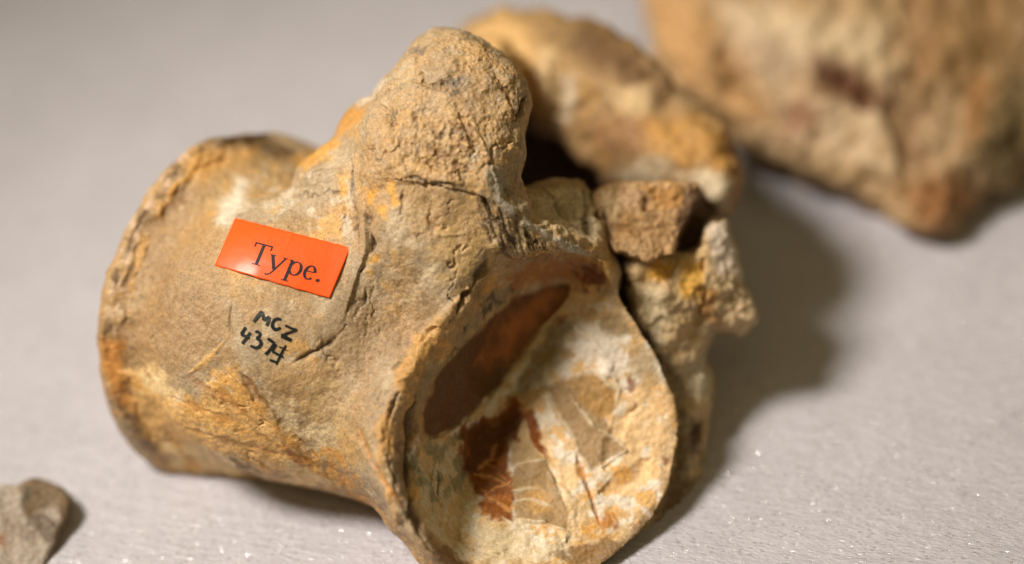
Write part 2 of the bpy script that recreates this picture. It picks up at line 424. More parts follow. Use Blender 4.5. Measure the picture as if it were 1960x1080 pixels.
# ------------------------------------------------------------------ table top
def table_material():
    m = bpy.data.materials.new('foam_sheet'); nt = nodes(m); L = nt.links
    tc = N_(nt, 'ShaderNodeTexCoord').outputs['Object']
    mp = N_(nt, 'ShaderNodeMapping'); mp.inputs['Scale'].default_value = (100, 100, 100); mp.inputs['Rotation'].default_value = (0, 0, math.radians(14)); L.new(tc, mp.inputs[0])
    st = N_(nt, 'ShaderNodeMapping'); st.inputs['Scale'].default_value = (0.45, 1.3, 1); L.new(mp.outputs[0], st.inputs[0])
    v = st.outputs[0]
    n1 = noise(nt, v, 6.0, 5, 0.6); n2 = noise(nt, mp.outputs[0], 0.5, 3, 0.5); n3 = noise(nt, v, 14.0, 4, 0.6, 0.5)
    b = N_(nt, 'ShaderNodeBsdfPrincipled')
    c = mixc(nt, 1.0, tuple(lin(188, 184, 190)), ramp(nt, n1, [(0.3, 0.90), (0.7, 1.08)]), 'MULTIPLY')
    c = mixc(nt, 1.0, c, ramp(nt, n2, [(0.3, 0.96), (0.7, 1.04)]), 'MULTIPLY')
    L.new(c, b.inputs['Base Color'])
    b.inputs['Roughness'].default_value = 0.33; b.inputs['Specular IOR Level'].default_value = 0.45
    h = math_(nt, 'ADD', n1, math_(nt, 'MULTIPLY', n3, 0.6))
    bp = N_(nt, 'ShaderNodeBump'); bp.inputs['Distance'].default_value = 0.0007; bp.inputs['Strength'].default_value = 0.8
    L.new(h, bp.inputs['Height'])
    # glossy facets of the foam skin: small cells, each tilted its own way
    vo = N_(nt, 'ShaderNodeTexVoronoi'); vo.inputs['Scale'].default_value = 12.0; L.new(v, vo.inputs['Vector'])
    sub = N_(nt, 'ShaderNodeVectorMath', operation='SUBTRACT'); L.new(vo.outputs['Color'], sub.inputs[0]); sub.inputs[1].default_value = (0.5, 0.5, 0.5)
    scl = N_(nt, 'ShaderNodeVectorMath', operation='SCALE'); L.new(sub.outputs[0], scl.inputs[0])
    fac = math_(nt, 'MULTIPLY', ramp(nt, vo.outputs['Distance'], [(0.20, 1.0), (0.32, 0.0)]), ramp(nt, noise(nt, mp.outputs[0], 1.2, 3), [(0.40, 0.3), (0.55, 1.0)]))
    L.new(math_(nt, 'MULTIPLY', fac, 1.7), scl.inputs['Scale'])
    add = N_(nt, 'ShaderNodeVectorMath', operation='ADD'); L.new(bp.outputs[0], add.inputs[0]); L.new(scl.outputs[0], add.inputs[1])
    nrm_ = N_(nt, 'ShaderNodeVectorMath', operation='NORMALIZE'); L.new(add.outputs[0], nrm_.inputs[0])
    gl = N_(nt, 'ShaderNodeBsdfGlossy'); gl.inputs['Roughness'].default_value = 0.2; gl.inputs['Color'].default_value = (1, 1, 1, 1); L.new(nrm_.outputs[0], gl.inputs['Normal'])
    L.new(bp.outputs[0], b.inputs['Normal'])
    mx = N_(nt, 'ShaderNodeMixShader'); L.new(math_(nt, 'MULTIPLY', fac, 0.45), mx.inputs[0]); L.new(b.outputs[0], mx.inputs[1]); L.new(gl.outputs[0], mx.inputs[2])
    o = N_(nt, 'ShaderNodeOutputMaterial'); L.new(mx.outputs[0], o.inputs[0]); return m
tn = 120
gx, gy = np.meshgrid(np.linspace(-0.6, 0.6, tn), np.linspace(-0.5, 0.9, tn), indexing='ij')
gz = 0.0006 * fbm(np.stack([gx * 100, gy * 100, gx * 0], -1).reshape(-1, 3), 0.22, 3, 3).reshape(gx.shape) - 0.0006
TV = np.stack([gx, gy, gz], -1).reshape(-1, 3)
ii, jj = np.meshgrid(np.arange(tn - 1), np.arange(tn - 1), indexing='ij'); a = (ii * tn + jj).ravel()
TF = np.stack([a, a + tn, a + tn + 1, a + 1], 1)
tb = link_mesh('table_top', TV, TF, table_material()); tb['kind'] = 'structure'

# ------------------------------------------------------------------ the vertebra
vert = add_empty('fossil_vertebra', Q(900, 1090, -2.0),
                 'large tan fossil vertebra with an orange Type. sticker and a hollow joint face', 'fossil')
bone = bone_material('ochre_fossil_bone', spec=0.5, rough=0.48)

def frame(Nv, up):
    Nv = Nv / np.linalg.norm(Nv); ev = up - Nv * (up @ Nv); ev /= np.linalg.norm(ev); return Nv, np.cross(ev, Nv), ev
C1 = Q(430, 575, -5.0); C2 = Q(1020, 800, -0.55)
N1, e1u, e1v = frame(np.array([-0.72, 0.2, -0.60]), np.array([0.25, 1, 0.0]))
N1 = N1; e1u = -e1u
N2, e2u, e2v = frame(np.array([0.38, 0.17, 0.9]), np.array([0.42, 0.9, 0.0]))
rim2 = [(1130,484),(1040,480),(965,492),(905,550),(850,640),(800,695),(760,765),(742,840),(752,920),(790,1000),(850,1080),(930,1122),(1030,1124),(1120,1098),(1195,1045),(1250,990),(1285,910),(1297,830),(1280,740),(1245,660),(1205,600),(1172,540)]
rim1 = [(505,258),(440,262),(370,277),(310,328),(250,418),(202,520),(180,640),(188,720),(218,808),(272,872),(340,908),(430,915),(540,870),(640,760),(690,620),(690,480),(650,360),(580,285)]
def polar(rim, C, Nn, eu, ev):
    th = []; r = []
    for a, b in rim:
        q = Q(a, b, 0); z = C[2] - ((q[0] - C[0]) * Nn[0] + (q[1] - C[1]) * Nn[1]) / Nn[2]
        d = np.array([q[0], q[1], z]) - C; u = d @ eu; v = d @ ev
        th.append(math.atan2(v, u)); r.append(math.hypot(u, v))
    th = np.array(th); r = np.array(r); o = np.argsort(th); th = th[o]; r = r[o]
    tt = np.linspace(-math.pi, math.pi, 361)
    R_ = np.interp(tt, np.concatenate([th - 2 * math.pi, th, th + 2 * math.pi]), np.tile(r, 3))
    k = np.hanning(15); k /= k.sum(); R_ = np.convolve(np.concatenate([R_[-16:-1], R_, R_[1:16]]), k, 'same')[15:-15]
    return R_
R1t = polar(rim1, C1, N1, e1u, e1v); R2t = polar(rim2, C2, N2, e2u, e2v)

g = Grid(140, 1340, 20, 1135, -8.2, 2.2)
X, Y, Z = np.broadcast_arrays(g.X, g.Y, g.Z)
h1 = -((X - C1[0]) * N1[0] + (Y - C1[1]) * N1[1] + (Z - C1[2]) * N1[2])
h2 = -((X - C2[0]) * N2[0] + (Y - C2[1]) * N2[1] + (Z - C2[2]) * N2[2])
s_ = np.clip(h1 / np.maximum(h1 + h2, 0.3), 0, 1)
def comp(A, B): return A + (B - A) * s_
dx = X - comp(C1[0], C2[0]); dy = Y - comp(C1[1], C2[1]); dz = Z - comp(C1[2], C2[2])
u = dx * comp(e1u[0], e2u[0]) + dy * comp(e1u[1], e2u[1]) + dz * comp(e1u[2], e2u[2])
v = dx * comp(e1v[0], e2v[0]) + dy * comp(e1v[1], e2v[1]) + dz * comp(e1v[2], e2v[2])
rad = np.sqrt(u * u + v * v); ti = (np.arctan2(v, u) + math.pi) * (360 / (2 * math.pi))
i0 = np.clip(ti.astype(int), 0, 359); fr = ti - i0
ra = R1t[i0] * (1 - fr) + R1t[i0 + 1] * fr; rb = R2t[i0] * (1 - fr) + R2t[i0 + 1] * fr
waist = 0.18 * (1 - np.abs(2 * s_ ** 1.5 - 1) ** 2.6) * (1 - s_ ** 7)
vn_ = np.clip(-v / np.maximum(rad, .01), 0, 1)
Rr = (ra * 1.07 * (1 - s_) + rb * 1.012 * s_) * (1 - waist * (1 + 0.55 * vn_ ** 2))
d = (rad - Rr)
d = smax(d, -h1 - 0.15, 0.9)
# hollow joint face: a shaded wall on the left falls to a valley, a pale floor climbs to the right rim
du = X - C2[0]; dv = Y - C2[1]; dw = Z - C2[2]
cu = du * e2u[0] + dv * e2u[1] + dw * e2u[2]; cv = du * e2v[0] + dv * e2v[1] + dw * e2v[2]
rr2 = np.sqrt(cu * cu + cv * cv); ti = (np.arctan2(cv, cu) + math.pi) * (360 / (2 * math.pi)); i0 = np.clip(ti.astype(int), 0, 359); fr = ti - i0
rho = rr2 / (R2t[i0] * (1 - fr) + R2t[i0 + 1] * fr)
nu = np.clip(rho, 0, 1) * cu / np.maximum(rr2, 1e-3); nv = np.clip(rho, 0, 1) * cv / np.maximum(rr2, 1e-3)
w_ = np.sqrt(np.clip(1 - nv ** 2, 0.02, 1)); ua = np.clip(nu / w_, -1, 1)
prof = np.interp(ua.ravel(), [-1, -0.93, -0.82, -0.74, -0.12, -0.02, 0.12, 0.55, 0.86, 0.95, 1.0], [0, 0.06, 0.22, 0.42, 1.60, 1.58, 1.18, 0.56, 0.20, 0.07, 0.0]).reshape(ua.shape)
dep = prof * w_ ** 1.25
del X, Y, Z, dx, dy, dz
h2cut = np.where(rho < 0.97, dep, -9.0).astype(np.float32)
d = smax(d, (dep - h2) * 0.85, 0.08)
g.v = d.astype(np.float32)
del h1, u, v, rad, ra, rb, waist, Rr, ti, i0, fr, du, dv, dw, cu, cv, rr2, rho, nu, nv, w_, ua, prof, dep
# transverse process (the big knob), its root and the thin left edge that sweeps down to the waist
knob = [(838,50),(790,82),(752,130),(722,170),(700,215),(690,270),(700,340),(760,380),(860,390),(945,385),(975,340),(998,285),(1003,240),(1020,198),(1012,160),(985,120),(940,84),(885,56)]
g.add(g.slab(knob, -1.35, 1.1, 0.75, gx=0.05, gy=-0.30, dome=0.2, wob=0.16, seed=3), 0.55)
web = [(700,180),(655,225),(640,262),(600,295),(560,330),(620,420),(760,430),(800,300)]
g.add(g.slab(web, -2.0, 0.75, 0.5, gx=0.15, gy=-0.35, dome=0.35, wob=0.05, seed=8), 0.5)
g.add(g.ell(860, 330, -1.45, 1.3, 1.1, 1.45), 0.6)
g.add(g.ell(800, 460, -1.55, 1.6, 1.3, 1.75), 0.7)
# shoulder between the knob and the joint face, and the pale ridge running right to the broken arch
g.add(g.cap((930,400,-0.75),(850,560,-0.75), 0.55, 0.75), 0.6)
g.add(g.slab([(930,320),(968,378),(1015,402),(1075,440),(1145,478),(1172,520),(1168,560),(1090,525),(1000,505),(930,450)], -1.25, 0.75, 0.3, gx=-0.62, gy=0.15, wob=0.10, seed=62), 0.35)
g.add(g.cap((800,985,-1.3),(850,1040,-1.2), 0.55, 0.62), 0.5)
g.add(g.ell(1110, 525, -2.35, 0.75, 0.62, 0.75), 0.35)
g.add(g.slab([(940,375),(1030,352),(1080,344),(1122,352),(1140,400),(1150,470),(1160,510),(1100,510),(1000,460)], -2.35, 0.9, 0.15, gx=-0.5, gy=-0.35, wob=0.16, seed=61), 0.3)
g.add(g.ell(585, 645, -2.0, 3.1, 2.8, 1.9), 0.5)
g.v = smax(g.v, ((h2cut - h2) * 0.85).astype(np.float32), 0.05)
vol_main = g
print('field', round(time.time() - T0, 1))
A = Surf(g)
print('main verts', A.n, round(time.time() - T0, 1))

def bone_relief(s, big=0.06, mid=0.03, fine=0.018, seed=0, mask=None):
    m = 1 if mask is None else mask
    s.push(big * fbm(s.P, 0.7, 3, seed) + m * (mid * fbm(s.P, 2.4, 3, seed + 2) + fine * fbm(s.P, 8.0, 3, seed + 4, 0.6)))
def bone_base(s, seed=0, tan=TAN, grey=GREY, och=OCH, pale=PALE):
    P = s.P; q = P * np.array([1.0, 0.8, 1.0])
    a = fbm(q, 0.5, 4, seed + 11); b = fbm(q, 1.3, 5, seed + 12, 0.6); c = fbm(P, 5.0, 4, seed + 13, 0.65); r = ridged(q, 0.9, 4, seed + 14)
    s.col[:] = np.array(tan) * (1 + 0.22 * b + 0.18 * c)[:, None]
    s.blend(grey, 0.75 * sm(a + 0.3 * b, -0.05, 0.22))
    s.blend(lin(206,184,150), 0.55 * sm(fbm(q, 1.1, 4, seed + 15, 0.6), 0.12, 0.3))
    s.blend(lin(134,104,68), 0.55 * sm(fbm(q, 0.8, 4, seed + 16, 0.6), 0.12, 0.35))
    s.blend(och, 0.65 * sm(b + 0.3 * c - 0.3 * a, 0.1, 0.35))
    s.blend(pale, 0.5 * sm(r + 0.3 * c, 0.78, 0.98))
    s.blend(BRN, 0.45 * sm(-b + 0.5 * c, 0.28, 0.5))
    s.msk[:] = 0.15 + 0.5 * sm(a, -0.15, 0.3)
    return a, b, c

MIDN = 1
# masks that tell the regions of the main mesh apart
rel = A.P - C2
vh = -(rel @ N2); vu = rel @ e2u; vv = rel @ e2v
vr = np.hypot(vu, vv); vt = (np.arctan2(vv, vu) + math.pi) * (360 / (2 * math.pi)); vi = np.clip(vt.astype(int), 0, 359)
vrho = vr / R2t[vi]
vdep = np.interp(np.clip(vu / R2t[vi] / np.sqrt(np.clip(1 - np.clip(vv / R2t[vi], -1, 1) ** 2, .02, 1)), -1, 1), [-1, -0.82, -0.12, 0.12, 0.9, 1], [0, .2, 1.7, 1.5, .2, 0]) 
cupm = (vrho < 0.97) & (vh > -0.1) & (vh < 2.3) & (A.N @ N2 > 0.25) & (vh < vdep + 0.45)
cupm_soft = cupm & (vrho < 0.93)
knob_sd = poly_sd(A.P[:, 0], A.P[:, 1], np.array(pp(smooth_poly(knob, 1))))
knobm = sm(-knob_sd, -0.15, 0.25) * (A.P[:, 1] > Q(0, 352)[1])

flat = 1 - 0.85 * (1 - sm(poly_sd(A.P[:, 0], A.P[:, 1], np.array(pp([(420,410),(680,470),(640,580),(590,650),(560,710),(450,670),(400,520)]))), -0.05, 0.5)) * (A.P[:, 2] > -2.5)
bone_relief(A, 0.09, 0.045, 0.013, 0, mask=np.where(cupm, 0.8, 1.0) * flat)
A.push((1 + 1.2 * knobm) * flat * 0.012 * fbm(A.P, 16.0, 2, 77))
net = np.abs(perlin(A.P * 0.8 + 0.25 * np.stack([fbm(A.P, 3.0, 3, 201), fbm(A.P, 3.0, 3, 202), fbm(A.P, 3.0, 3, 203)], 1), 205)); netm = sm(fbm(A.P, 0.9, 3, 206), -0.05, 0.25) * (1 - sm(net, 0.006, 0.03)) * (~cupm) * flat * sm(A.P[:, 1] - 0.55 * (A.P[:, 0] + 6), -4.6, -4.0)
A.push(-0.045 * netm)
A.push(knobm * (0.085 * fbm(A.P, 2.2, 5, 31, 0.6) + 0.015 * ridged(A.P * np.array([1.3, .8, 1]), 4.0, 3, 33)))
A.renorm(); A.rebuild_depth()
a_, b_, c_ = bone_base(A)
A.blend(lin(84, 60, 36), 0.75 * netm)
A.blend(lin(200, 160, 108), 0.7 * knobm * sm(b_ + 0.6 * c_ , -0.35, 0.25))
A.blend(GREY, 0.45 * knobm * sm(fbm(A.P, 3.0, 4, 44), 0.1, 0.3))
A.msk += 0.3 * knobm
PI_ = A.paint
# ---- left end: rim, groove, stains
A.stroke([(505,262),(440,270),(378,285),(318,338),(262,425),(216,522),(196,640),(204,718),(236,795),(290,850)], 0.22, 0.07, lin(190,150,96), 0.5, wob=0.05)
A.stroke([(470,290),(383,322),(350,367),(300,427),(273,462),(257,503),(243,540),(240,584),(237,641),(242,711),(252,756),(268,804),(292,842)], 0.20, -0.06, lin(128,92,52), 0.7, wob=0.16, seed=3, sharp=0.8)
A.stroke([(430,285),(383,302),(340,358),(310,405),(283,450),(264,497),(250,545),(252,600)], 0.15, 0.04, lin(218,160,70), 0.9, wob=0.10, seed=5)
A.stroke([(392,280),(345,318),(300,385),(262,440),(236,500)], 0.12, 0.0, lin(112,80,44), 0.8, wob=0.14, wsc=4, seed=51)
for k, (x, y) in enumerate([(352,302),(318,345),(290,392),(262,440),(243,492),(226,548),(214,600)]):
    A.paint([(x-9,y-16),(x+9,y-12),(x+6,y+18),(x-12,y+14)], lin(214,180,146), 0.85, 0.04, 0.10, 5, seed=k)
for k, (x, y) in enumerate([(335,325),(275,415),(250,470),(222,530),(205,640)]):
    A.paint([(x-6,y-18),(x+7,y-12),(x+4,y+16),(x-8,y+14)], lin(96,68,42), 0.7, 0.04, 0.10, 5, seed=k+20)
PI_([(393,268),(440,250),(500,245),(560,290),(575,305),(520,300),(490,282),(440,284)], lin(92,66,36), 0.85, 0.08, seed=2, front=True)
PI_([(350,306),(400,288),(490,282),(482,305),(440,330),(396,338),(355,330)], lin(206,152,78), 0.8, 0.15, seed=3)
PI_([(395,340),(450,300),(520,300),(560,330),(520,370),(440,400),(400,380)], lin(190,156,104), 0.5, 0.2, seed=4)
PI_([(452,345),(478,352),(474,385),(450,420),(425,440),(408,425),(420,395),(438,372)], lin(226,212,190), 0.95, 0.14, seed=6)  # white glare patch beside the label, painted into the colour
PI_([(500,300),(600,330),(690,340),(700,440),(640,470),(520,420),(480,360)], lin(214,196,170), 0.75, 0.12, 0.3, 3, seed=7, brk=0.62)
PI_([(470,560),(640,560),(700,640),(640,760),(520,720),(450,640)], lin(206,184,150), 0.6, 0.12, 0.3, 3, seed=8, brk=0.72)
PI_([(280,420),(400,420),(430,520),(440,660),(340,730),(255,700),(250,560)], lin(170,134,90), 0.75, 0.25, seed=9)
PI_([(280,500),(350,480),(380,560),(340,640),(270,620)], lin(150,116,78), 0.5, 0.25, 0.2, 2, seed=91, brk=0.5)
# ---- lower flank: cream and ochre where the tan skin has gone
low = [(242,712),(290,706),(330,740),(380,768),(400,702),(440,706),(470,738),(510,786),(548,826),(604,880),(645,930),(500,905),(340,900),(262,826)]
PI_(low, lin(234,184,114), 0.95, 0.10, 0.16, 2, seed=10)
id_, m_ = A.patch(low, 0.10, 0.16, 2, 10)
q_ = A.P[id_]; sa = q_[:, 0] * 0.80 - q_[:, 1] * 0.60; sb = q_[:, 0] * 0.60 + q_[:, 1] * 0.80
sq = np.stack([sa * 0.45, sb * 1.5, q_[:, 2] * 0.5], 1)
for c, sd, lo_, sc_ in ((lin(244,212,158), 401, -0.02, 0.9), (lin(224,168,90), 402, 0.08, 1.2), (lin(176,116,48), 403, 0.2, 1.6), (lin(140,112,72), 404, 0.2, 1.3), (lin(236,208,164), 405, 0.2, 2.2)):
    k_ = (m_ * 0.9 * sm(fbm(sq, sc_, 4, sd, 0.6), lo_, lo_ + 0.16))[:, None]; A.col[id_] = A.col[id_] * (1 - k_) + c * k_
A.P[id_] += A.N[id_] * (0.05 * m_ * fbm(sq, 1.2, 3, 406))[:, None]
PI_([(195,650),(235,655),(240,740),(262,800),(225,790),(198,720)], lin(208,140,60), 0.85, 0.12, seed=15)
PI_([(222,770),(255,800),(290,850),(330,880),(260,850)], lin(106,78,46), 0.7, 0.10, seed=16)
A.stroke([(435,703),(468,743),(505,792),(529,821),(557,853),(598,894),(639,925)], 0.16, 0.055, lin(212,156,76), 0.9, seed=17)
A.stroke([(452,703),(488,745),(523,790),(548,820),(580,850),(620,892)], 0.10, -0.05, lin(150,100,48), 0.8, seed=18)
for k, l in enumerate([[(330,760),(400,790),(470,812),(520,850)], [(300,800),(380,830),(460,850),(540,872)], [(400,740),(460,780),(500,830)], [(360,720),(420,760),(450,800)]]):
    A.stroke(l, 0.14, -0.02, lin(178,118,54), 0.55, wob=0.10, seed=60 + k)
PI_([(525,790),(560,775),(620,810),(645,850),(600,862),(550,830)], lin(226,200,156), 0.85, 0.12, 0.25, 3, seed=19, brk=0.35)
PI_([(600,850),(650,870),(690,940),(740,1010),(700,990),(640,925)], lin(216,152,62), 0.85, 0.10, 0.25, 3, seed=21, brk=0.3)
A.stroke([(676,800),(692,845),(716,898),(741,930),(765,960),(790,1000)], 0.13, -0.06, lin(206,138,54), 0.95, seed=22)
A.stroke([(690,800),(712,850),(732,890),(760,930)], 0.12, 0.05, lin(188,156,104), 0.7, seed=23)
PI_([(640,560),(740,560),(760,700),(700,860),(640,820),(600,700)], lin(160,132,98), 0.6, 0.3, 0.25, 1.5, seed=24)
PI_([(560,690),(640,700),(690,800),(700,900),(640,870),(590,780)], lin(198,166,116), 0.65, 0.15, 0.3, 3, seed=26, brk=0.5)
# ---- cracks
CR = lin(52, 36, 20)
def crack(l, r=0.045, dp=-0.06, a=1.0, seed=0, wob=0.05):
    A.stroke(l, r * 2.6, dp * 0.35, lin(130, 98, 60), 0.35 * a, wob=wob * 2, wsc=4, seed=seed); A.stroke(l, r, dp, CR, a, wob=wob * 1.6, wsc=4.5, seed=seed, sharp=0.8)
crack([(673,305),(675,385),(685,425),(688,468)], 0.04, seed=1)
crack([(700,398),(704,434),(709,463),(703,493),(688,520)], 0.09, -0.13, seed=2)
crack([(702,552),(700,572),(688,590),(676,612)], 0.04, seed=3)
crack([(665,622),(650,640),(634,655),(612,668),(585,682),(558,696)], 0.045, -0.07, seed=4, wob=0.03)
crack([(755,344),(795,341),(828,352),(861,353),(881,364),(918,374)], 0.045, seed=5)
crack([(771,366),(772,393),(765,412)], 0.04, seed=6); crack([(826,385),(823,418),(832,446)], 0.035, a=.7, seed=7)
crack([(452,540),(445,565),(441,600),(439,640)], 0.022, -0.02, a=0.6, seed=8, wob=0.02)
A.stroke([(436,645),(411,674),(390,694),(354,719)], 0.08, 0.03, lin(216,168,96), 0.95, seed=9)
A.stroke([(832,450),(860,448),(888,447)], 0.05, 0.03, lin(226,196,140), 0.9, seed=10)
A.step([(700,395),(703,440),(706,480),(680,540),(655,620)], 0.5, 0.06, seed=11, side=-1)
A.step([(750,344),(830,352),(930,376)], 0.45, 0.07, seed=12, side=1)
crack([(655,380),(660,420),(652,450)], 0.03, a=.5, seed=13); crack([(720,540),(705,580),(700,640)], 0.03, a=.6, seed=14)
# ---- shoulder
for k, (pl, c) in enumerate([([(742,345),(758,350),(760,395),(746,392)], YEL), ([(722,392),(740,398),(738,420),(722,412)], YEL), ([(708,490),(726,492),(722,506),(708,505)], YEL),
        ([(700,362),(722,366),(716,392),(702,386)], YEL), ([(650,330),(668,340),(660,380),(646,372)], OCH)]):
    PI_(pl, c, 0.9, 0.06, 0.08, 4, seed=80 + k)
PI_([(760,360),(880,365),(930,400),(900,470),(820,460),(770,430)], lin(184,148,100), 0.7, 0.15, seed=27)
PI_([(860,430),(940,420),(960,480),(900,530),(850,520),(800,500)], lin(206,168,110), 0.8, 0.12, 0.3, 3, seed=28, brk=0.3)
PI_([(820,500),(835,505),(800,560),(778,590),(770,580)], lin(228,206,168), 0.9, 0.08, 0.15, 5, seed=29, brk=0.25)  # highlight on the convex shoulder, painted as a pale streak
PI_([(728,690),(752,690),(750,740),(730,745)], lin(224,204,170), 0.7, 0.12, seed=30)  # pale glow of a highlight, painted into the colour
PI_([(780,560),(860,560),(840,620),(780,700),(740,760),(720,700)], lin(166,136,100), 0.65, 0.2, 0.2, 2, seed=31)
PI_([(790,650),(840,630),(850,650),(800,720),(770,780),(760,740)], lin(206,154,84), 0.85, 0.10, 0.15, 3, seed=32, up=0.05)
# fibrous dark zone and the pale grey crest beside it
fib = [(918,378),(945,385),(985,425),(1035,455),(1095,492),(1040,492),(960,492),(925,450)]
id_, m_ = A.patch(fib, 0.12, 0.1, 3, 33)
st = fbm(A.P[id_] * np.array([5.5, 1.6, 3.0]) + A.P[id_][:, 1:2] * np.array([2.2, 0, 0]), 1.5, 4, 35, 0.65)
A.P[id_] += A.N[id_] * (0.13 * m_ * st)[:, None]
am = (m_ * sm(-st, -0.02, 0.18))[:, None]; A.col[id_] = A.col[id_] * (1 - 0.85 * am) + lin(78, 56, 32) * 0.85 * am
am = (m_ * sm(st, 0.08, 0.25))[:, None]; A.col[id_] = A.col[id_] * (1 - 0.7 * am) + lin(214, 182, 132) * 0.7 * am
A.stroke([(936,300),(945,340),(956,385),(991,414),(1032,440),(1089,471),(1150,500)], 0.15, 0.07, lin(186,174,156), 0.95, wob=0.10, seed=34)
A.stroke([(922,378),(936,400),(950,425)], 0.08, -0.12, CR, 1, seed=36)
PI_([(1000,380),(1090,350),(1140,370),(1160,470),(1100,450),(1040,425)], lin(214,190,152), 0.9, 0.12, seed=37)
id_, m_ = A.patch([(985,345),(1130,335),(1160,400),(1165,500),(1090,480),(1000,430)], 0.15, 0.1, 3, 210)
st = fbm(A.P[id_] * np.array([1.0, 1.6, 1.0]), 1.8, 4, 211, 0.6); A.P[id_] += A.N[id_] * (0.20 * m_ * st)[:, None]
A.stroke([(1040,360),(1070,400),(1120,450),(1150,480)], 0.14, -0.10, lin(120,96,66), 0.6, wob=0.12, seed=212)
A.stroke([(1110,352),(1128,385),(1122,420),(1140,460)], 0.12, -0.12, lin(84,62,38), 0.7, wob=0.10, seed=213)
A.stroke([(1060,352),(1100,350),(1128,360)], 0.10, 0.06, lin(176,132,84), 0.6, wob=0.08, seed=214)
# ---- knob
PI_([(853,160),(875,146),(893,150),(880,168),(858,178)], lin(112,100,86), 0.85, 0.08, 0.2, 4, seed=40, brk=0.3)
PI_([(778,98),(800,86),(826,90),(815,102),(785,108)], lin(122,108,92), 0.75, 0.08, 0.2, 4, seed=41, brk=0.3)
PI_([(740,222),(752,214),(762,226),(750,234)], lin(96,80,62), 0.9, 0.05, 0.1, 5, seed=42)
PI_([(940,90),(990,120),(1015,165),(1005,200),(980,150)], lin(160,146,124), 0.6, 0.12, 0.2, 3, seed=43, brk=0.4)
PI_([(690,170),(725,140),(738,155),(705,195),(690,205)], lin(226,206,180), 0.9, 0.08, 0.12, 4, seed=45)
PI_([(645,225),(680,196),(700,215),(660,262),(640,262)], lin(206,146,64), 0.85, 0.12, 0.12, 3, seed=46)
PI_([(560,300),(600,280),(640,262),(650,275),(600,312),(570,322)], lin(214,156,70), 0.8, 0.08, 0.1, 3, seed=47)
id_, m_ = A.patch([(740,225),(825,225),(830,300),(760,310)], 0.15, 0.15, 3, 48)
st = fbm(A.P[id_] * np.array([6.0, 1.2, 2.0]), 1.6, 4, 49, 0.65); A.P[id_] += A.N[id_] * (0.055 * m_ * st)[:, None]
am = (m_ * sm(-st, 0.0, 0.25))[:, None]; A.col[id_] = A.col[id_] * (1 - .7 * am) + lin(104, 76, 44) * .7 * am
id_, m_ = A.patch([(815,230),(905,220),(925,300),(880,350),(820,310)], 0.15, 0.2, 3, 52)
st = fbm(A.P[id_], 7.0, 4, 53, 0.7); A.P[id_] += A.N[id_] * (0.075 * m_ * st)[:, None]
am = (m_ * sm(-st, 0.03, 0.25))[:, None]; A.col[id_] = A.col[id_] * (1 - .8 * am) + lin(120, 76, 36) * .8 * am
am = (m_ * sm(st, 0.1, 0.25))[:, None]; A.col[id_] = A.col[id_] * (1 - .8 * am) + lin(226, 190, 136) * .8 * am
A.stroke([(917,278),(912,296),(902,313)], 0.05, 0.02, lin(236,220,190), 0.9, seed=54); A.stroke([(894,319),(908,322)], 0.04, 0.02, lin(236,220,190), 0.9, seed=55)
A.stroke([(1006,185),(1000,210),(986,232)], 0.12, -0.10, lin(90,64,36), 0.9, seed=56)
A.stroke([(905,240),(925,275),(935,320)], 0.10, 0.05, None, seed=57)
PI_([(924,325),(960,318),(975,345),(965,380),(935,372)], lin(172,158,136), 0.85, 0.1, 0.12, 3, seed=58)
for k, l in enumerate([[(880,215),(900,260),(930,300)], [(780,150),(830,165),(870,160)], [(730,200),(760,240)], [(940,130),(975,180),(985,230)], [(790,310),(850,318),(900,335)]]):
    A.stroke(l, 0.14, -0.06, lin(150,116,74), 0.5, wob=0.15, seed=100 + k)
# ---- lip of the hollow face
A.stroke([(934,495),(922,524),(901,548),(877,581),(862,615)], 0.13, -0.11, lin(84,62,38), 0.8, wob=0.14, seed=61)
A.stroke([(846,620),(816,642),(797,675),(787,703)], 0.08, -0.08, lin(84,58,34), 0.9, wob=0.06, seed=62)
A.stroke([(766,740),(752,780),(742,826),(744,880),(758,940),(786,1000),(812,1040)], 0.16, -0.09, lin(84,58,36), 0.9, wob=0.12, seed=63)
PI_([(868,668),(898,604),(940,560),(985,540),(1000,552),(960,580),(915,628),(860,690),(822,745),(800,800),(785,780),(820,715)], lin(158,140,108), 0.85, 0.08, 0.12, 3, seed=64)
PI_([(868,668),(898,604),(940,560),(985,540),(1000,552),(960,580),(915,628),(860,690),(822,745)], lin(74,66,44), 0.8, 0.05, 0.2, 6, seed=65, brk=0.65)
PI_([(965,525),(1010,505),(1060,495),(1120,495),(1162,540),(1150,560),(1115,548),(1085,533),(1030,540),(985,550)], lin(172,116,66), 0.9, 0.1, 0.15, 3, seed=66)
PI_([(1095,505),(1140,505),(1162,540),(1150,560),(1115,548)], lin(112,54,24), 0.85, 0.1, 0.2, 4, seed=67, brk=0.3)
PI_([(745,860),(775,850),(800,940),(840,1040),(860,1085),(800,1020),(760,950)], lin(120,88,56), 0.7, 0.08, 0.15, 3, seed=68)
A.stroke([(800,745),(788,790),(785,850),(784,920),(792,980),(815,1035),(845,1072)], 0.24, -0.13, lin(78,54,30), 0.9, wob=0.14, seed=164)
A.stroke([(752,770),(738,815),(733,880),(742,940),(765,1000)], 0.24, 0.10, lin(216,162,88), 0.75, wob=0.12, seed=165)
A.stroke([(895,548),(850,612),(812,660),(785,710),(765,745)], 0.20, 0.08, lin(212,166,100), 0.6, wob=0.14, seed=167)
A.stroke([(905,560),(880,600),(850,650)], 0.12, 0.05, lin(206,170,120), 0.8, wob=0.12, seed=166)
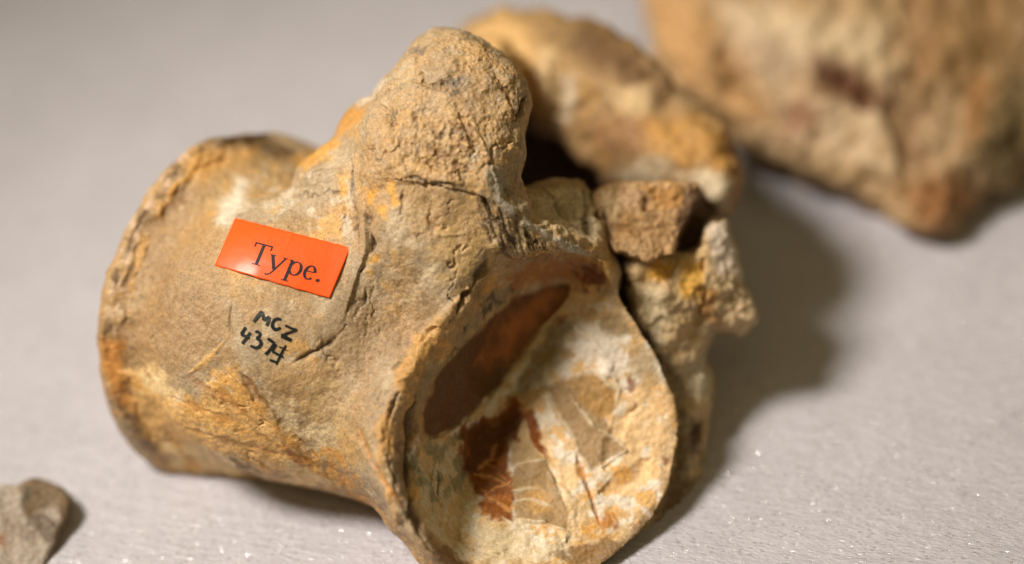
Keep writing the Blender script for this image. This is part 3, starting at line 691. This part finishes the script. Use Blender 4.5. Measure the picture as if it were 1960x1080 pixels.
# ---- the filling of the hollow
fill_poly = [(1092,560),(1150,565),(1205,605),(1245,665),(1275,740),(1290,830),(1278,905),(1240,985),(1190,1035),(1115,1068),(1030,1085),(930,1085),(870,1070),(815,1010),(785,940),(785,870),(815,838),(880,815),(960,740),(1040,625)]
PI_(fill_poly, lin(216,182,134), 0.97, 0.08, 0.06, seed=70)
PI_(fill_poly, lin(226,180,116), 0.85, 0.10, 0.5, 1.2, seed=71, brk=0.5)
PI_(fill_poly, lin(234,222,200), 0.95, 0.10, 0.5, 1.0, seed=72, brk=0.52, octs=5)
for k, (pl, c) in enumerate([([(1060,650),(1110,600),(1160,640),(1230,700),(1180,720),(1100,700),(1060,720)], (232,220,202)), ([(1190,760),(1250,740),(1275,820),(1260,900),(1200,960),(1160,930),(1200,860)], (234,196,142)), ([(1040,800),(1090,860),(1110,960),(1130,1030),(1095,1040),(1070,960),(1040,880)], (232,200,152)), ([(930,1010),(1080,1020),(1100,1070),(960,1080),(880,1050)], (226,206,170))]):
    PI_(pl, lin(*c), 0.9, 0.10, 0.2, 2.5, seed=180 + k, brk=0.25)
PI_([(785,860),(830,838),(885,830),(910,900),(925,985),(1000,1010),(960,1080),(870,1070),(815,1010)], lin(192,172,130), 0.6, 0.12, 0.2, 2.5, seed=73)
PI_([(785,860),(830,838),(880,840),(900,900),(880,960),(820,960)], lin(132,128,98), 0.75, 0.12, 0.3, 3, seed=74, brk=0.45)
PI_([(1000,700),(1060,610),(1100,600),(1090,680),(1040,730),(1000,760),(960,770)], lin(134,120,86), 0.7, 0.15, 0.2, 2.5, seed=75)  # greenish stain, deepened to stand in for the lip's shadow
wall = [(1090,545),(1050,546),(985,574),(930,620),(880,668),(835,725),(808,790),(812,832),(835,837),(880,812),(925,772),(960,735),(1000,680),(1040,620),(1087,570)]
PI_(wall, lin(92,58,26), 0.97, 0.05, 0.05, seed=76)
PI_([(1000,580),(1080,550),(1080,570),(1030,620),(980,680),(930,700),(960,620)], lin(176,108,50), 0.85, 0.25, 0.2, seed=77)
A.stroke([(1090,572),(1045,622),(1003,685),(955,745),(905,797),(845,836),(818,842)], 0.12, 0.07, lin(196,170,118), 0.95, wob=0.08, seed=78)
rust = [(883,822),(905,808),(963,793),(973,757),(993,758),(998,787),(1018,790),(1033,830),(1048,882),(1026,863),(1008,832),(999,862),(977,837),(970,880),(985,915),(983,998),(923,988),(916,953),(902,927),(882,872)]
PI_(rust, lin(134,74,16), 0.97, 0.05, 0.10, 4, seed=79)
PI_(rust, lin(176,110,46), 0.7, 0.06, 0.2, 5, seed=179, brk=0.66)
PI_([(883,822),(1000,790),(1030,840),(990,850),(940,880),(900,920)], lin(70,38,10), 0.7, 0.12, 0.2, 3, seed=81)
for k, l in enumerate([[(905,905),(935,880),(960,875)], [(908,905),(950,915),(985,935)], [(925,950),(955,930),(985,920)], [(930,880),(955,905),(975,925)], [(935,950),(960,965),(980,985)], [(950,850),(940,880)], [(920,930),(940,960)]]):
    A.stroke(l, 0.06, 0.01, lin(206,146,84), 0.95, wob=0.10, wsc=6, seed=110 + k)
PI_([(984,893),(975,885),(996,815),(1008,800),(1016,842),(1040,885)], lin(196,164,116), 0.95, 0.02, 0.02, 4, seed=182)
PI_([(990,838),(1002,834),(1006,862),(998,880),(990,862)], lin(128,68,18), 0.9, 0.05, 0.08, 4, seed=183)
PI_([(1004,792),(1018,790),(1033,830),(1048,882),(1036,872),(1016,838)], lin(136,74,22), 0.85, 0.05, 0.10, 4, seed=184)
cry = lin(158,128,86)
PI_([(980,895),(1047,878),(1058,905),(1090,985),(1087,1018),(1040,1000),(984,992)], cry, 0.92, 0.04, 0.05, 3, seed=82)
PI_([(975,850),(1010,840),(1040,880),(978,892)], lin(176,148,104), 0.9, 0.04, 0.05, 3, seed=83)
PI_([(1045,740),(1080,725),(1150,790),(1198,860),(1130,902),(1108,870),(1098,835),(1070,800)], lin(164,134,94), 0.95, 0.05, 0.05, 3, seed=84)
PI_([(1085,730),(1130,715),(1190,745),(1180,785),(1150,800),(1110,770)], lin(178,138,82), 0.95, 0.05, 0.05, 3, seed=85)
PI_([(1150,600),(1190,605),(1215,635),(1180,650),(1150,630)], lin(160,136,98), 0.9, 0.06, 0.08, 3, seed=86)
PI_([(1210,660),(1240,665),(1270,730),(1240,750),(1205,700)], lin(178,150,108), 0.8, 0.08, 0.08, 3, seed=87)
PI_([(1010,935),(1050,945),(1060,985),(1020,980)], lin(214,164,92), 0.6, 0.1, 0.15, 3, seed=88)
for k, (l, dp) in enumerate([([(980,893),(1010,885),(1046,878)], .03), ([(978,940),(1010,935),(1050,940)], .03), ([(985,993),(1040,1000),(1086,1019)], .04), ([(1047,880),(1060,910),(1090,985)], -.04),
        ([(1090,755),(1115,790),(1140,820)], .035), ([(1140,820),(1180,840),(1199,862),(1150,895)], .035), ([(1130,718),(1185,745),(1180,785)], .03), ([(985,960),(1020,955),(1060,970)], .02), ([(1080,730),(1045,742),(1070,800),(1100,840)], -.03)]):
    A.stroke(l, 0.07, dp, lin(214,194,160), 0.9, wob=0.05, seed=120 + k)
A.stroke([(1100,858),(1112,895),(1126,931),(1146,996)], 0.10, -0.05, lin(176,112,48), 0.8, wob=0.06, seed=130)
A.stroke([(1108,905),(1130,945),(1145,990)], 0.04, -0.025, lin(130,66,22), 0.9, wob=0.04, seed=131)
A.stroke([(838,892),(843,919),(835,958)], 0.055, -0.06, lin(22,20,18), 1.0, wob=0.06, wsc=6, seed=132)
for k, (x, y, r, c) in enumerate([(1206,736,9,RUST), (1074,615,11,lin(150,88,40)), (1276,882,9,lin(150,94,44)), (1165,992,14,lin(196,124,46)), (1195,905,16,lin(224,164,84)), (1240,960,18,lin(228,176,92)), (1130,1020,12,lin(216,156,72)), (1090,680,12,lin(176,140,90))]):
    PI_([(x-r,y-r*.8),(x+r,y-r),(x+r*.9,y+r*.8),(x-r*1.1,y+r)], c, 0.8, 0.06, 0.12, 4, seed=140 + k)
for k, l in enumerate([[(1100,620),(1150,680),(1180,740)], [(1220,780),(1180,820),(1160,900)], [(1050,900),(1080,960),(1085,1040)], [(840,1000),(890,1040),(960,1060)], [(800,900),(830,950),(850,1020)], [(1150,940),(1200,930),(1250,880)]]):
    A.stroke(l, 0.25, -0.06 if k % 2 else 0.06, None, wob=0.15, seed=150 + k)
PI_([(1060,1060),(1130,1045),(1190,1030),(1250,975),(1290,880),(1298,910),(1255,1000),(1190,1055),(1100,1095)], lin(136,104,66), 0.8, 0.06, 0.14, 3, seed=89)
PI_([(820,1050),(860,1050),(900,1085),(960,1095),(940,1115),(860,1100)], lin(110,80,50), 0.7, 0.06, 0.14, 3, seed=90)
A.stroke([(1160,560),(1212,602),(1258,668),(1286,745),(1298,830),(1285,908),(1250,985)], 0.10, 0.03, lin(200,160,104), 0.8, seed=160)
idc = cupm_soft
A.push(np.where(idc, 0.03 * fbm(A.P, 3.0, 4, 170, 0.6) + 0.012 * fbm(A.P, 11.0, 3, 171), 0) * np.where(poly_sd(A.P[:, 0], A.P[:, 1], np.array(pp(wall))) < 0.02, 0.15, 1.0))
A.msk[cupm] = 0.15
wm = (poly_sd(A.P[:, 0], A.P[:, 1], np.array(pp(wall))) < 0) & cupm; A.msk[wm] = -0.1
A.col *= np.where(cupm[:, None], np.array([1.02, 1.0, 1.0]), np.array([1.0, 1.0, 0.98]))
print('painted', round(time.time() - T0, 1))

cf = cupm_soft[A.F].sum(1) >= 3
kf = (~cf) & ((knob_sd < 0.0) & (A.P[:, 1] > Q(0, 352)[1]))[A.F].all(1)
cen = link_surf(A, 'centrum', bone, vert, (~cf) & (~kf), True)
link_surf(A, 'transverse_process', bone, vert, kf, True)
fillm = bone_material('cream_matrix_filling', bump=0.5, fleck=0.3, spec=0.22, rough=0.5, grain=0.6)
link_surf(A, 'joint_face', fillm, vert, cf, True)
print('main linked', round(time.time() - T0, 1))

# ------------------------------------------------------------------ neural arch and the lumps behind
def make(name, box, blocks, parent, mat, paint=None, relief=(0.10, 0.07, 0.02), seed=0, h=0.055, base=None, k=0.25, sub=True):
    gg = Grid(*box, h=h)
    for b in blocks: gg.add(b(gg), k)
    s = Surf(gg, sub=sub, sm0=2)
    bone_relief(s, *relief, seed=seed); bone_base(s, seed, **(base or {}))
    if paint: paint(s)
    return link_surf(s, name, mat, parent)
soft = bone_material('weathered_bone', bump=1.2)
arch = [(885,62),(915,28),(985,14),(1060,20),(1150,45),(1212,82),(1262,130),(1292,178),(1345,202),(1392,240),(1415,290),(1418,350),(1402,415),(1360,420),(1240,395),(1178,378),(1152,335),(1120,290),(1060,255),(1000,235),(950,200),(900,120)]
def paint_arch(s):
    s.blend(lin(158,122,76), np.full(s.n, 0.65))
    s.paint([(890,60),(960,25),(1010,40),(1030,110),(1020,200),(950,190)], lin(226,180,114), 0.85, 0.25, seed=1)
    s.paint([(1000,40),(1130,40),(1210,90),(1160,140),(1060,100)], lin(136,106,58), 0.9, 0.25, seed=12)
    s.paint([(1035,90),(1065,95),(1060,200),(1025,235),(1015,180)], lin(226,192,140), 0.9, 0.2, seed=13)
    s.paint([(1072,140),(1095,140),(1095,235),(1070,235)], lin(206,190,162), 0.8, 0.15, seed=14)
    s.paint([(1040,110),(1050,120),(1045,230),(1040,225)], lin(222,200,158), 0.3, 0.2, seed=2)
    s.paint([(1100,40),(1210,85),(1290,175),(1260,210),(1160,140),(1090,90)], lin(112,78,42), 0.92, 0.25, seed=3)
    s.paint([(1180,170),(1240,170),(1250,215),(1190,215)], lin(222,190,140), 0.85, 0.2, seed=4)
    s.paint([(1230,230),(1330,220),(1400,260),(1400,330),(1300,320),(1240,290)], lin(196,142,66), 0.8, 0.2, seed=5)
    s.paint([(1180,330),(1260,300),(1300,330),(1400,340),(1400,410),(1240,400),(1180,375)], lin(218,198,164), 0.9, 0.15, seed=6)
    s.paint([(1150,220),(1240,230),(1230,290),(1160,300),(1120,260)], lin(160,116,76), 0.7, 0.2, seed=7)
    s.paint([(1390,250),(1425,290),(1420,400),(1395,400),(1405,330)], lin(150,94,44), 0.8, 0.12, seed=8)
    s.blend(lin(58,36,18), 0.95 * sm(-s.P[:, 2], 6.3, 6.9) * (s.P[:, 1] < Q(0, 200)[1]))  # deep shade of the hole put into the colour, darker with depth
    s.stroke([(1050,110),(1062,180),(1056,235)], 0.3, -0.18, lin(120,96,66), 0.5, seed=9)
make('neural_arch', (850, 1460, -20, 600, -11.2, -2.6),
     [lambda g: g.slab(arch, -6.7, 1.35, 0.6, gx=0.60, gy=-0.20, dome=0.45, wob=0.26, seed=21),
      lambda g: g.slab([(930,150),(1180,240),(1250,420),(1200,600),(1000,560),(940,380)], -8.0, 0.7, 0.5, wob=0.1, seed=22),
      lambda g: g.slab([(870,90),(960,60),(1000,150),(1000,240),(985,330),(960,390),(880,380)], -5.9, 1.1, 0.5, wob=0.1, seed=27)], vert, soft, paint_arch, seed=30, relief=(0.18, 0.06, 0.02))  # last slab: unseen mass behind the knob, added to block lamp light from the hole
side = [(1195,505),(1235,488),(1300,500),(1345,470),(1365,425),(1398,415),(1408,480),(1424,530),(1428,580),(1440,628),(1398,634),(1368,622),(1345,655),(1330,700),(1290,720),(1250,660),(1205,590)]
low2 = [(1225,590),(1290,650),(1335,665),(1358,705),(1358,760),(1346,850),(1338,930),(1305,985),(1250,1040),(1180,1080),(1100,1100),(1120,900),(1200,760)]
def paint_side(s):
    s.blend(lin(210,182,138), np.full(s.n, 0.6))
    s.paint([(1240,495),(1280,500),(1278,545),(1238,540)], YEL, 0.95, 0.12, seed=1)
    s.paint([(1300,500),(1345,500),(1350,580),(1305,570)], lin(216,162,60), 0.9, 0.12, seed=2)
    s.paint([(1350,430),(1400,430),(1420,530),(1370,520)], lin(214,196,176), 0.9, 0.12, seed=3)
    s.paint([(1340,560),(1380,570),(1370,620),(1330,610)], lin(166,112,44), 0.8, 0.15, seed=4)
    s.paint([(1380,560),(1436,580),(1438,628),(1385,632)], lin(212,180,140), 0.85, 0.15, seed=5)
    s.paint([(1205,550),(1270,560),(1290,660),(1240,640)], lin(216,196,158), 0.8, 0.2, seed=6)
    s.paint([(1310,690),(1350,690),(1355,760),(1320,770)], lin(206,190,160), 0.85, 0.15, seed=7)
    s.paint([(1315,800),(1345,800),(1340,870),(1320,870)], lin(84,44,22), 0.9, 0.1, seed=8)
    s.paint([(1225,600),(1300,720),(1325,860),(1300,980),(1270,960),(1300,840),(1280,720),(1215,620)], lin(96,86,62), 0.7, 0.12, seed=9)
    s.paint([(1290,900),(1335,930),(1240,1045),(1190,1080),(1250,1000)], lin(126,98,58), 0.8, 0.12, seed=10)
    s.paint([(1120,440),(1215,460),(1200,520),(1212,590),(1190,610),(1140,560)], lin(62,42,26), 0.95, 0.06, seed=13)  # filled gap beside the joint face, its shade painted dark
    s.stroke([(1345,490),(1350,560),(1330,640)], 0.2, -0.15, None, seed=11)
    s.stroke([(1395,540),(1425,600)], 0.2, 0.12, None, seed=12)
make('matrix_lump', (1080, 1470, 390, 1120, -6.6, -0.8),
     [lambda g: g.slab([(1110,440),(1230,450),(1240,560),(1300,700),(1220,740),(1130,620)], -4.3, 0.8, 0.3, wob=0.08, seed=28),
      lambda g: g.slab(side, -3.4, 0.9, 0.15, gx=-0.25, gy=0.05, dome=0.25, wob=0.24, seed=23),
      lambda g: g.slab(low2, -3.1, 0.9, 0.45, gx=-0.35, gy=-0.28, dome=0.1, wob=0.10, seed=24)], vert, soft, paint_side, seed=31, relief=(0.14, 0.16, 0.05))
prism = [(1142,372),(1165,352),(1225,352),(1300,350),(1335,356),(1336,378),(1312,425),(1288,488),(1240,497),(1175,482),(1152,442)]
prism_side = [(1300,352),(1336,358),(1380,398),(1366,440),(1310,492),(1270,498),(1250,430)]
def paint_prism(s):
    s.blend(lin(178,136,88), np.full(s.n, 0.6))
    s.paint([(1225,352),(1336,352),(1330,385),(1290,392),(1240,380)], lin(186,132,62), 0.7, 0.12, seed=1, brk=0.3)
    s.paint([(1180,360),(1230,365),(1235,395),(1185,395)], lin(206,168,128), 0.8, 0.12, seed=2)
    s.paint([(1145,370),(1180,370),(1175,420),(1150,430)], lin(218,186,140), 0.8, 0.1, seed=3)
    s.stroke([(1146,372),(1158,410),(1160,445),(1176,480)], 0.14, -0.14, lin(86,62,38), 0.8, seed=5)
    s.stroke([(1228,354),(1238,385),(1234,415)], 0.08, -0.08, lin(110,78,46), 0.8, seed=6)
    s.stroke([(1150,425),(1220,440),(1300,432)], 0.12, -0.06, lin(140,102,62), 0.6, seed=7)
    s.stroke([(1165,356),(1240,353),(1330,357)], 0.10, 0.05, lin(220,182,134), 0.8, seed=8)
    s.paint([(1312,360),(1336,352),(1380,400),(1360,450),(1310,495),(1290,488)], lin(92,62,36), 0.9, 0.06, seed=4)  # broken end face painted dark brown for the shade it lies in
make('broken_process', (1110, 1410, 320, 530, -5.6, -1.4),
     [lambda g: g.slab(prism, -3.0, 0.85, 0.06, gx=-0.10, gy=-0.45, wob=0.10, seed=25, smooth=0),
      lambda g: g.slab(prism_side, -4.3, 0.7, 0.14, gx=-0.6, wob=0.05, seed=26, smooth=0)], vert, soft, paint_prism, seed=32, relief=(0.07, 0.13, 0.06), h=0.04, k=0.08)
print('arch', round(time.time() - T0, 1))

# ------------------------------------------------------------------ the big bone behind and the fragment in the corner
big = add_empty('fossil_bone', Q(1790, 430, -8.5), 'large out of focus tan and rust fossil bone lying behind the labelled vertebra', 'bone')
def paint_big(s):
    s.blend(lin(178,146,106), np.full(s.n, 0.75))
    s.paint([(1240,-40),(1330,0),(1420,120),(1480,230),(1400,235),(1300,160),(1245,90)], lin(206,158,100), 0.9, 0.4, seed=1)
    s.paint([(1400,20),(1520,60),(1560,120),(1480,160),(1400,90)], lin(206,180,150), 0.8, 0.4, seed=2)
    s.paint([(1450,60),(1500,70),(1490,110),(1450,100)], lin(130,96,64), 0.7, 0.3, seed=3)
    s.paint([(1560,120),(1640,130),(1700,190),(1640,190),(1570,160)], lin(112,64,34), 0.95, 0.3, seed=4)
    s.paint([(1500,190),(1570,190),(1570,260),(1500,260)], lin(140,92,56), 0.8, 0.35, seed=5)
    s.paint([(1345,70),(1400,130),(1440,190),(1400,180),(1350,120)], lin(124,92,52), 0.75, 0.3, seed=6)
    s.paint([(1740,-40),(1960,-40),(1960,120),(1850,180),(1750,160)], lin(150,112,64), 0.75, 0.4, seed=7)
    s.paint([(1860,150),(1900,160),(1880,270),(1840,280)], lin(178,116,50), 0.85, 0.25, seed=8)
    s.paint([(1890,180),(2000,120),(2000,300),(1900,340),(1860,320)], lin(92,76,38), 0.8, 0.35, seed=9)
    s.paint([(1720,350),(1840,330),(1880,400),(1800,440),(1750,430)], lin(156,100,48), 0.85, 0.35, seed=10)
    s.paint([(1640,-40),(1740,-40),(1730,120),(1660,150),(1620,60)], lin(206,172,126), 0.8, 0.4, seed=11)
    s.paint([(1770,160),(1830,160),(1830,300),(1770,300)], lin(186,152,112), 0.7, 0.35, seed=12)
    s.paint([(1380,10),(1500,20),(1700,60),(1720,150),(1600,110),(1480,70),(1420,60)], lin(222,196,158), 0.85, 0.35, seed=21)
    s.paint([(1470,150),(1560,190),(1700,220),(1710,330),(1600,300),(1500,240)], lin(214,186,150), 0.8, 0.35, seed=22, brk=0.35)
    s.paint([(1560,110),(1640,125),(1700,190),(1640,195),(1570,165)], lin(104,62,34), 0.95, 0.25, seed=24)
    s.paint([(1500,195),(1560,195),(1565,255),(1500,250)], lin(132,88,54), 0.85, 0.25, seed=25)
    s.stroke([(1740,-30),(1745,150),(1735,300),(1730,380)], 0.6, -0.25, lin(140,98,58), 0.6, seed=13)
    s.stroke([(1560,130),(1640,160),(1710,200)], 0.5, -0.4, None, seed=14)
    s.stroke([(1345,60),(1400,140),(1450,220)], 0.4, -0.3, None, seed=15)
bigL = [(1235,-194),(1500,-274),(1760,-214),(1790,86),(1800,286),(1806,430),(1772,434),(1728,418),(1650,378),(1565,350),(1490,318),(1425,284),(1368,240),(1300,185),(1256,115),(1240,36)]
bigR = [(1720,-214),(2300,-214),(2300,86),(2100,236),(1965,321),(1900,381),(1830,416),(1780,424),(1740,396),(1715,186)]
make('shaft', (1180, 2350, -300, 480, -15.5, -4.5),
     [lambda g: g.slab(bigL, -10.6, 1.9, 1.3, gx=0.22, gy=-0.62, dome=0.25, wob=0.2, seed=41),
      lambda g: g.slab(bigR, -10.4, 1.9, 1.3, gx=-0.40, gy=-0.62, dome=0.1, wob=0.2, seed=42)], big, soft, paint_big, seed=50, h=0.10, k=0.6, relief=(0.42, 0.22, 0.02))
frag = add_empty('bone_fragment', Q(60, 1050, -3.0), 'small grey and brown bone chip cut off by the lower left corner', 'fragment')
def paint_frag(s):
    s.blend(lin(182,168,152), np.full(s.n, 0.9))
    s.blend(lin(108,92,76), 0.8 * sm(fbm(s.P, 1.6, 3, 300), 0.12, 0.3))
    s.paint([(38,925),(70,908),(150,930),(155,975),(128,990),(110,978),(55,978),(40,965)], lin(122,98,68), 0.95, 0.1, seed=1)
    s.paint([(42,935),(60,935),(55,970),(42,965)], lin(86,78,56), 0.9, 0.1, seed=2)
    s.paint([(82,925),(108,925),(108,960),(82,960)], lin(150,130,102), 0.7, 0.12, seed=3)
    s.paint([(130,960),(158,960),(120,1060),(95,1100),(75,1100),(110,1020)], lin(104,82,52), 0.9, 0.1, seed=4)
    s.paint([(10,990),(35,985),(30,1020),(5,1020)], lin(130,108,90), 0.7, 0.15, seed=5)
    s.paint([(45,1010),(70,1005),(65,1035),(45,1035)], lin(120,100,82), 0.7, 0.15, seed=6)
    s.paint([(-20,1020),(5,1020),(5,1050),(-20,1050)], lin(140,92,52), 0.8, 0.12, seed=7)
make('chip', (-260, 200, 870, 1260, -5.2, -0.2),
     [lambda g: g.slab([(-200,960),(-60,930),(34,930),(62,916),(124,934),(136,966),(120,1008),(96,1062),(54,1140),(-40,1200),(-200,1200)], -2.9, 0.8, 0.10, gx=-0.15, gy=-0.55, wob=0.05, seed=43, smooth=0)],
     frag, soft, paint_frag, seed=51, h=0.05, relief=(0.06, 0.06, 0.03))
print('others', round(time.time() - T0, 1))

# ------------------------------------------------------------------ sticker and ink
A.rebuild_depth()
TLc, TRc, BRc, BLc = [np.array(pp([c])[0]) for c in ((450, 417), (671, 474), (631, 571), (411, 508))]
def lab_xy(u, v):   # u 0..1 left to right, v 0..1 top to bottom
    u = np.asarray(u)[..., None]; v = np.asarray(v)[..., None]
    return (TLc * (1 - u) + TRc * u) * (1 - v) + (BLc * (1 - u) + BRc * u) * v
uu, vv2 = np.meshgrid(np.linspace(-.02, 1.02, 30), np.linspace(-.03, 1.03, 16), indexing='ij')
xy = lab_xy(uu, vv2); zz = A.zat(xy[..., 0], xy[..., 1])
us, vs = uu.ravel() - .5, vv2.ravel() - .5
basis = lambda u, v: np.stack([np.ones_like(u), u, v, u * u, u * v, v * v, u ** 3, u * u * v, u * v * v, u ** 4], 1)
B_ = basis(us, vs); cf_, *_ = np.linalg.lstsq(B_, zz.ravel(), rcond=None)
res = np.percentile(zz.ravel() - B_ @ cf_, 97)
def lab_z(u, v): return (basis(np.ravel(u) - .5, np.ravel(v) - .5) @ cf_).reshape(np.shape(u)) + res * 1.0 + 0.012
nu_, nv_ = 80, 36
uu, vv2 = np.meshgrid(np.linspace(0, 1, nu_), np.linspace(0, 1, nv_), indexing='ij')
edge = 0.006 * np.sin(uu * 37) * (vv2 > .98) + 0.004 * np.sin(uu * 61) * (vv2 < .02)
xy = lab_xy(uu, vv2 + edge); z = lab_z(uu, vv2) + 0.010 * fbm(np.stack([uu * 5, vv2 * 2.5, uu * 0], -1).reshape(-1, 3), 1.0, 3, 5).reshape(uu.shape)
z += 0.014 * np.exp(-((uu - 0.50 + 0.03 * vv2) / 0.012) ** 2) * np.clip(1 - vv2 * 2.4, 0, 1)      # small crease at the top edge
def lab_surf(u, v): return lab_z(u, v)
top = np.concatenate([xy, z[..., None]], -1).reshape(-1, 3); bot = top - np.array([0, 0, 0.05])
ii, jj = np.meshgrid(np.arange(nu_ - 1), np.arange(nv_ - 1), indexing='ij'); a = (ii * nv_ + jj).ravel()
f1 = np.stack([a, a + 1, a + nv_ + 1, a + nv_], 1); nt_ = nu_ * nv_; f2 = f1[:, ::-1] + nt_
bd = [i * nv_ for i in range(nu_)] + [(nu_ - 1) * nv_ + j for j in range(1, nv_)] + [i * nv_ + nv_ - 1 for i in range(nu_ - 2, -1, -1)] + [j for j in range(nv_ - 2, 0, -1)]
bd = np.array(bd); bn = np.roll(bd, -1); f3 = np.stack([bd, bn, bn + nt_, bd + nt_], 1)
paper = plain('orange_label_paper', lin(246, 86, 8), 0.55, 0.22, coat=0.3, var=0.05, scale=14, bump=0.00012)
lab = link_mesh('paper_label', W(U(np.concatenate([top, bot]))), np.concatenate([f1, f2, f3]), paper, vert)
lab['_org'] = list(vert.location)
lab['label'] = 'orange paper sticker printed Type.'
ink = plain('black_print', lin(22, 12, 16), 0.6, 0.3, var=0.1)
ink2 = plain('black_ink', lin(20, 26, 26), 0.35, 0.5, var=0.2)

def ribbons(strokes, to3, name, mat, parent, lift=0.004, step=0.012):
    V = []; F = []; n0 = 0
    for st in strokes:
        p = np.array([q[:2] for q in st], float); wd = np.array([q[2] for q in st], float)
        L = np.concatenate([[0], np.cumsum(np.linalg.norm(np.diff(p, axis=0), axis=1))]); k = max(3, int(L[-1] / step) + 1)
        t = np.linspace(0, L[-1], k); x = np.interp(t, L, p[:, 0]); y = np.interp(t, L, p[:, 1]); w = np.interp(t, L, wd)
        tx = np.gradient(x); ty = np.gradient(y); l = np.hypot(tx, ty) + 1e-9; nx = -ty / l; ny = tx / l
        for o in (-.5, 0, .5):
            V.append(to3(x + nx * w * o, y + ny * w * o, lift))
        i = np.arange(k - 1)
        for r in range(2):
            F.append(np.stack([n0 + r * k + i, n0 + r * k + i + 1, n0 + (r + 1) * k + i + 1, n0 + (r + 1) * k + i], 1))
        n0 += 3 * k
    V = np.concatenate(V); F = np.concatenate(F)
    nf = np.cross(V[F[:, 2]] - V[F[:, 0]], V[F[:, 3]] - V[F[:, 1]])[:, 2]; F[nf < 0] = F[nf < 0][:, ::-1]
    return link_mesh(name, W(U(V)), F, mat, parent)
# the printed word, drawn in label units (1 = label height), origin at the left end of its base line
def arc(cx, cy, rx, ry, a0, a1, w0, w1=None, n=14):
    w1 = w0 if w1 is None else w1
    o = []
    for i in range(n + 1):
        t = i / n; a = math.radians(a0 + (a1 - a0) * t); c = abs(math.cos(a))
        o.append((cx + rx * math.cos(a), cy + ry * math.sin(a), w0 + (w1 - w0) * c))
    return o
th, tk = 0.026, 0.052
word = [ # T
 [(0.14, .43, tk), (0.14, 0.0, tk)], [(0.0, .425, .032), (0.28, .425, .032)], [(0.012, .43, th), (0.012, .34, th)], [(0.268, .43, th), (0.268, .34, th)], [(0.075, .008, .022), (0.205, .008, .022)],
 # y
 [(0.325, .27, tk), (0.42, 0.01, tk)], [(0.53, .27, th + .006), (0.435, .02, th + .006), (0.39, -.09, .026), (0.35, -.125, .03), (0.315, -.115, .035)], [(0.285, .275, .022), (0.375, .275, .022)], [(0.485, .275, .022), (0.565, .275, .022)],
 # p
 [(0.64, .27, tk), (0.64, -.14, tk)], [(0.595, .27, .024), (0.65, .275, .024)], [(0.58, -.14, .022), (0.70, -.14, .022)], arc(0.725, .135, .085, .135, 150, -150, .022, tk),
 # e
 [(0.885, .155, .024), (1.02, .155, .024)], arc(0.955, .135, .075, .135, 8, 318, .024, tk),
 # stop
 [(1.085, .03, .062), (1.145, .03, .062)]]
xa = 221.0 / 100; ya = 98.0 / 100
# base line runs from (490,523)+ to (615,541): converted to label u,v
def word_uv(x, y):
    u = 0.242 + x * 0.545; v = 0.775 - y * 0.97
    return u, v
def to_label(x, y, lift):
    u, v = word_uv(x, y); q = lab_xy(u, v)
    zi = lab_z(u, v) + 0.010 * fbm(np.stack([u * 5, v * 2.5, u * 0], -1), 1.0, 3, 5)
    return np.concatenate([q, (zi + lift)[:, None]], 1)
ribbons(word, to_label, 'lettering', ink, lab, 0.003, 0.03)
# hand-written number, strokes in photo pixels laid down onto the bone
def px_surf(x, y, lift):
    p = np.stack([(x - 980) / 100, (540 - y) / 100], 1)
    zz = np.max([A.zat(p[:, 0] + a, p[:, 1] + b) for a in (-.035, 0, .035) for b in (-.035, 0, .035)], 0); k = np.ones(5) / 5
    if len(zz) > 6: zz = np.maximum(zz, np.convolve(np.pad(zz, 2, 'edge'), k, 'valid'))
    return np.concatenate([p, (zz + lift)[:, None]], 1)
hand = [
 [(485,616,6),(492,607,7),(501,596,6)], [(501,596,6),(503,605,6),(504,613,6)], [(504,613,6),(509,609,5),(515,606,5)], [(515,606,6),(513,615,6),(510,624,6)],
 [(538,612,5),(532,610,6),(525,612,6),(521,619,6),(521,626,7),(526,631,7),(532,630,6),(537,627,5)],
 [(546,623,5),(556,628,5),(568,632,6)], [(568,632,5),(553,637,5),(538,643,7)], [(538,643,7),(548,647,9),(558,652,7)],
 [(470,626,5),(465,634,6),(461,640,6)], [(461,640,6),(468,643,6),(477,647,6)], [(479,636,5),(472,646,6),(463,658,6)],
 [(488,635,5),(494,635,6),(498,639,6),(496,644,6),(490,648,6)], [(490,648,5),(497,651,7),(500,657,7),(496,664,7),(489,666,6),(479,662,5)],
 [(512,648,6),(518,652,7),(525,657,6)], [(525,657,6),(519,667,6),(508,679,7)],
 [(529,659,4),(525,666,4),(521,673,5)], [(521,673,5),(531,678,5),(542,684,4)], [(547,661,4),(539,675,5),(528,698,4)], [(516,689,4),(522,691,5),(529,693,4)], [(534,664,3),(540,666,3),(548,670,3)]]
hs = [[(x, y, w * 0.92) for x, y, w in st] for st in hand]
ribbons(hs, px_surf, 'catalogue_number', ink2, vert, 0.012, 1.2)
if '_org' in lab: del lab['_org']
print('done', round(time.time() - T0, 1))
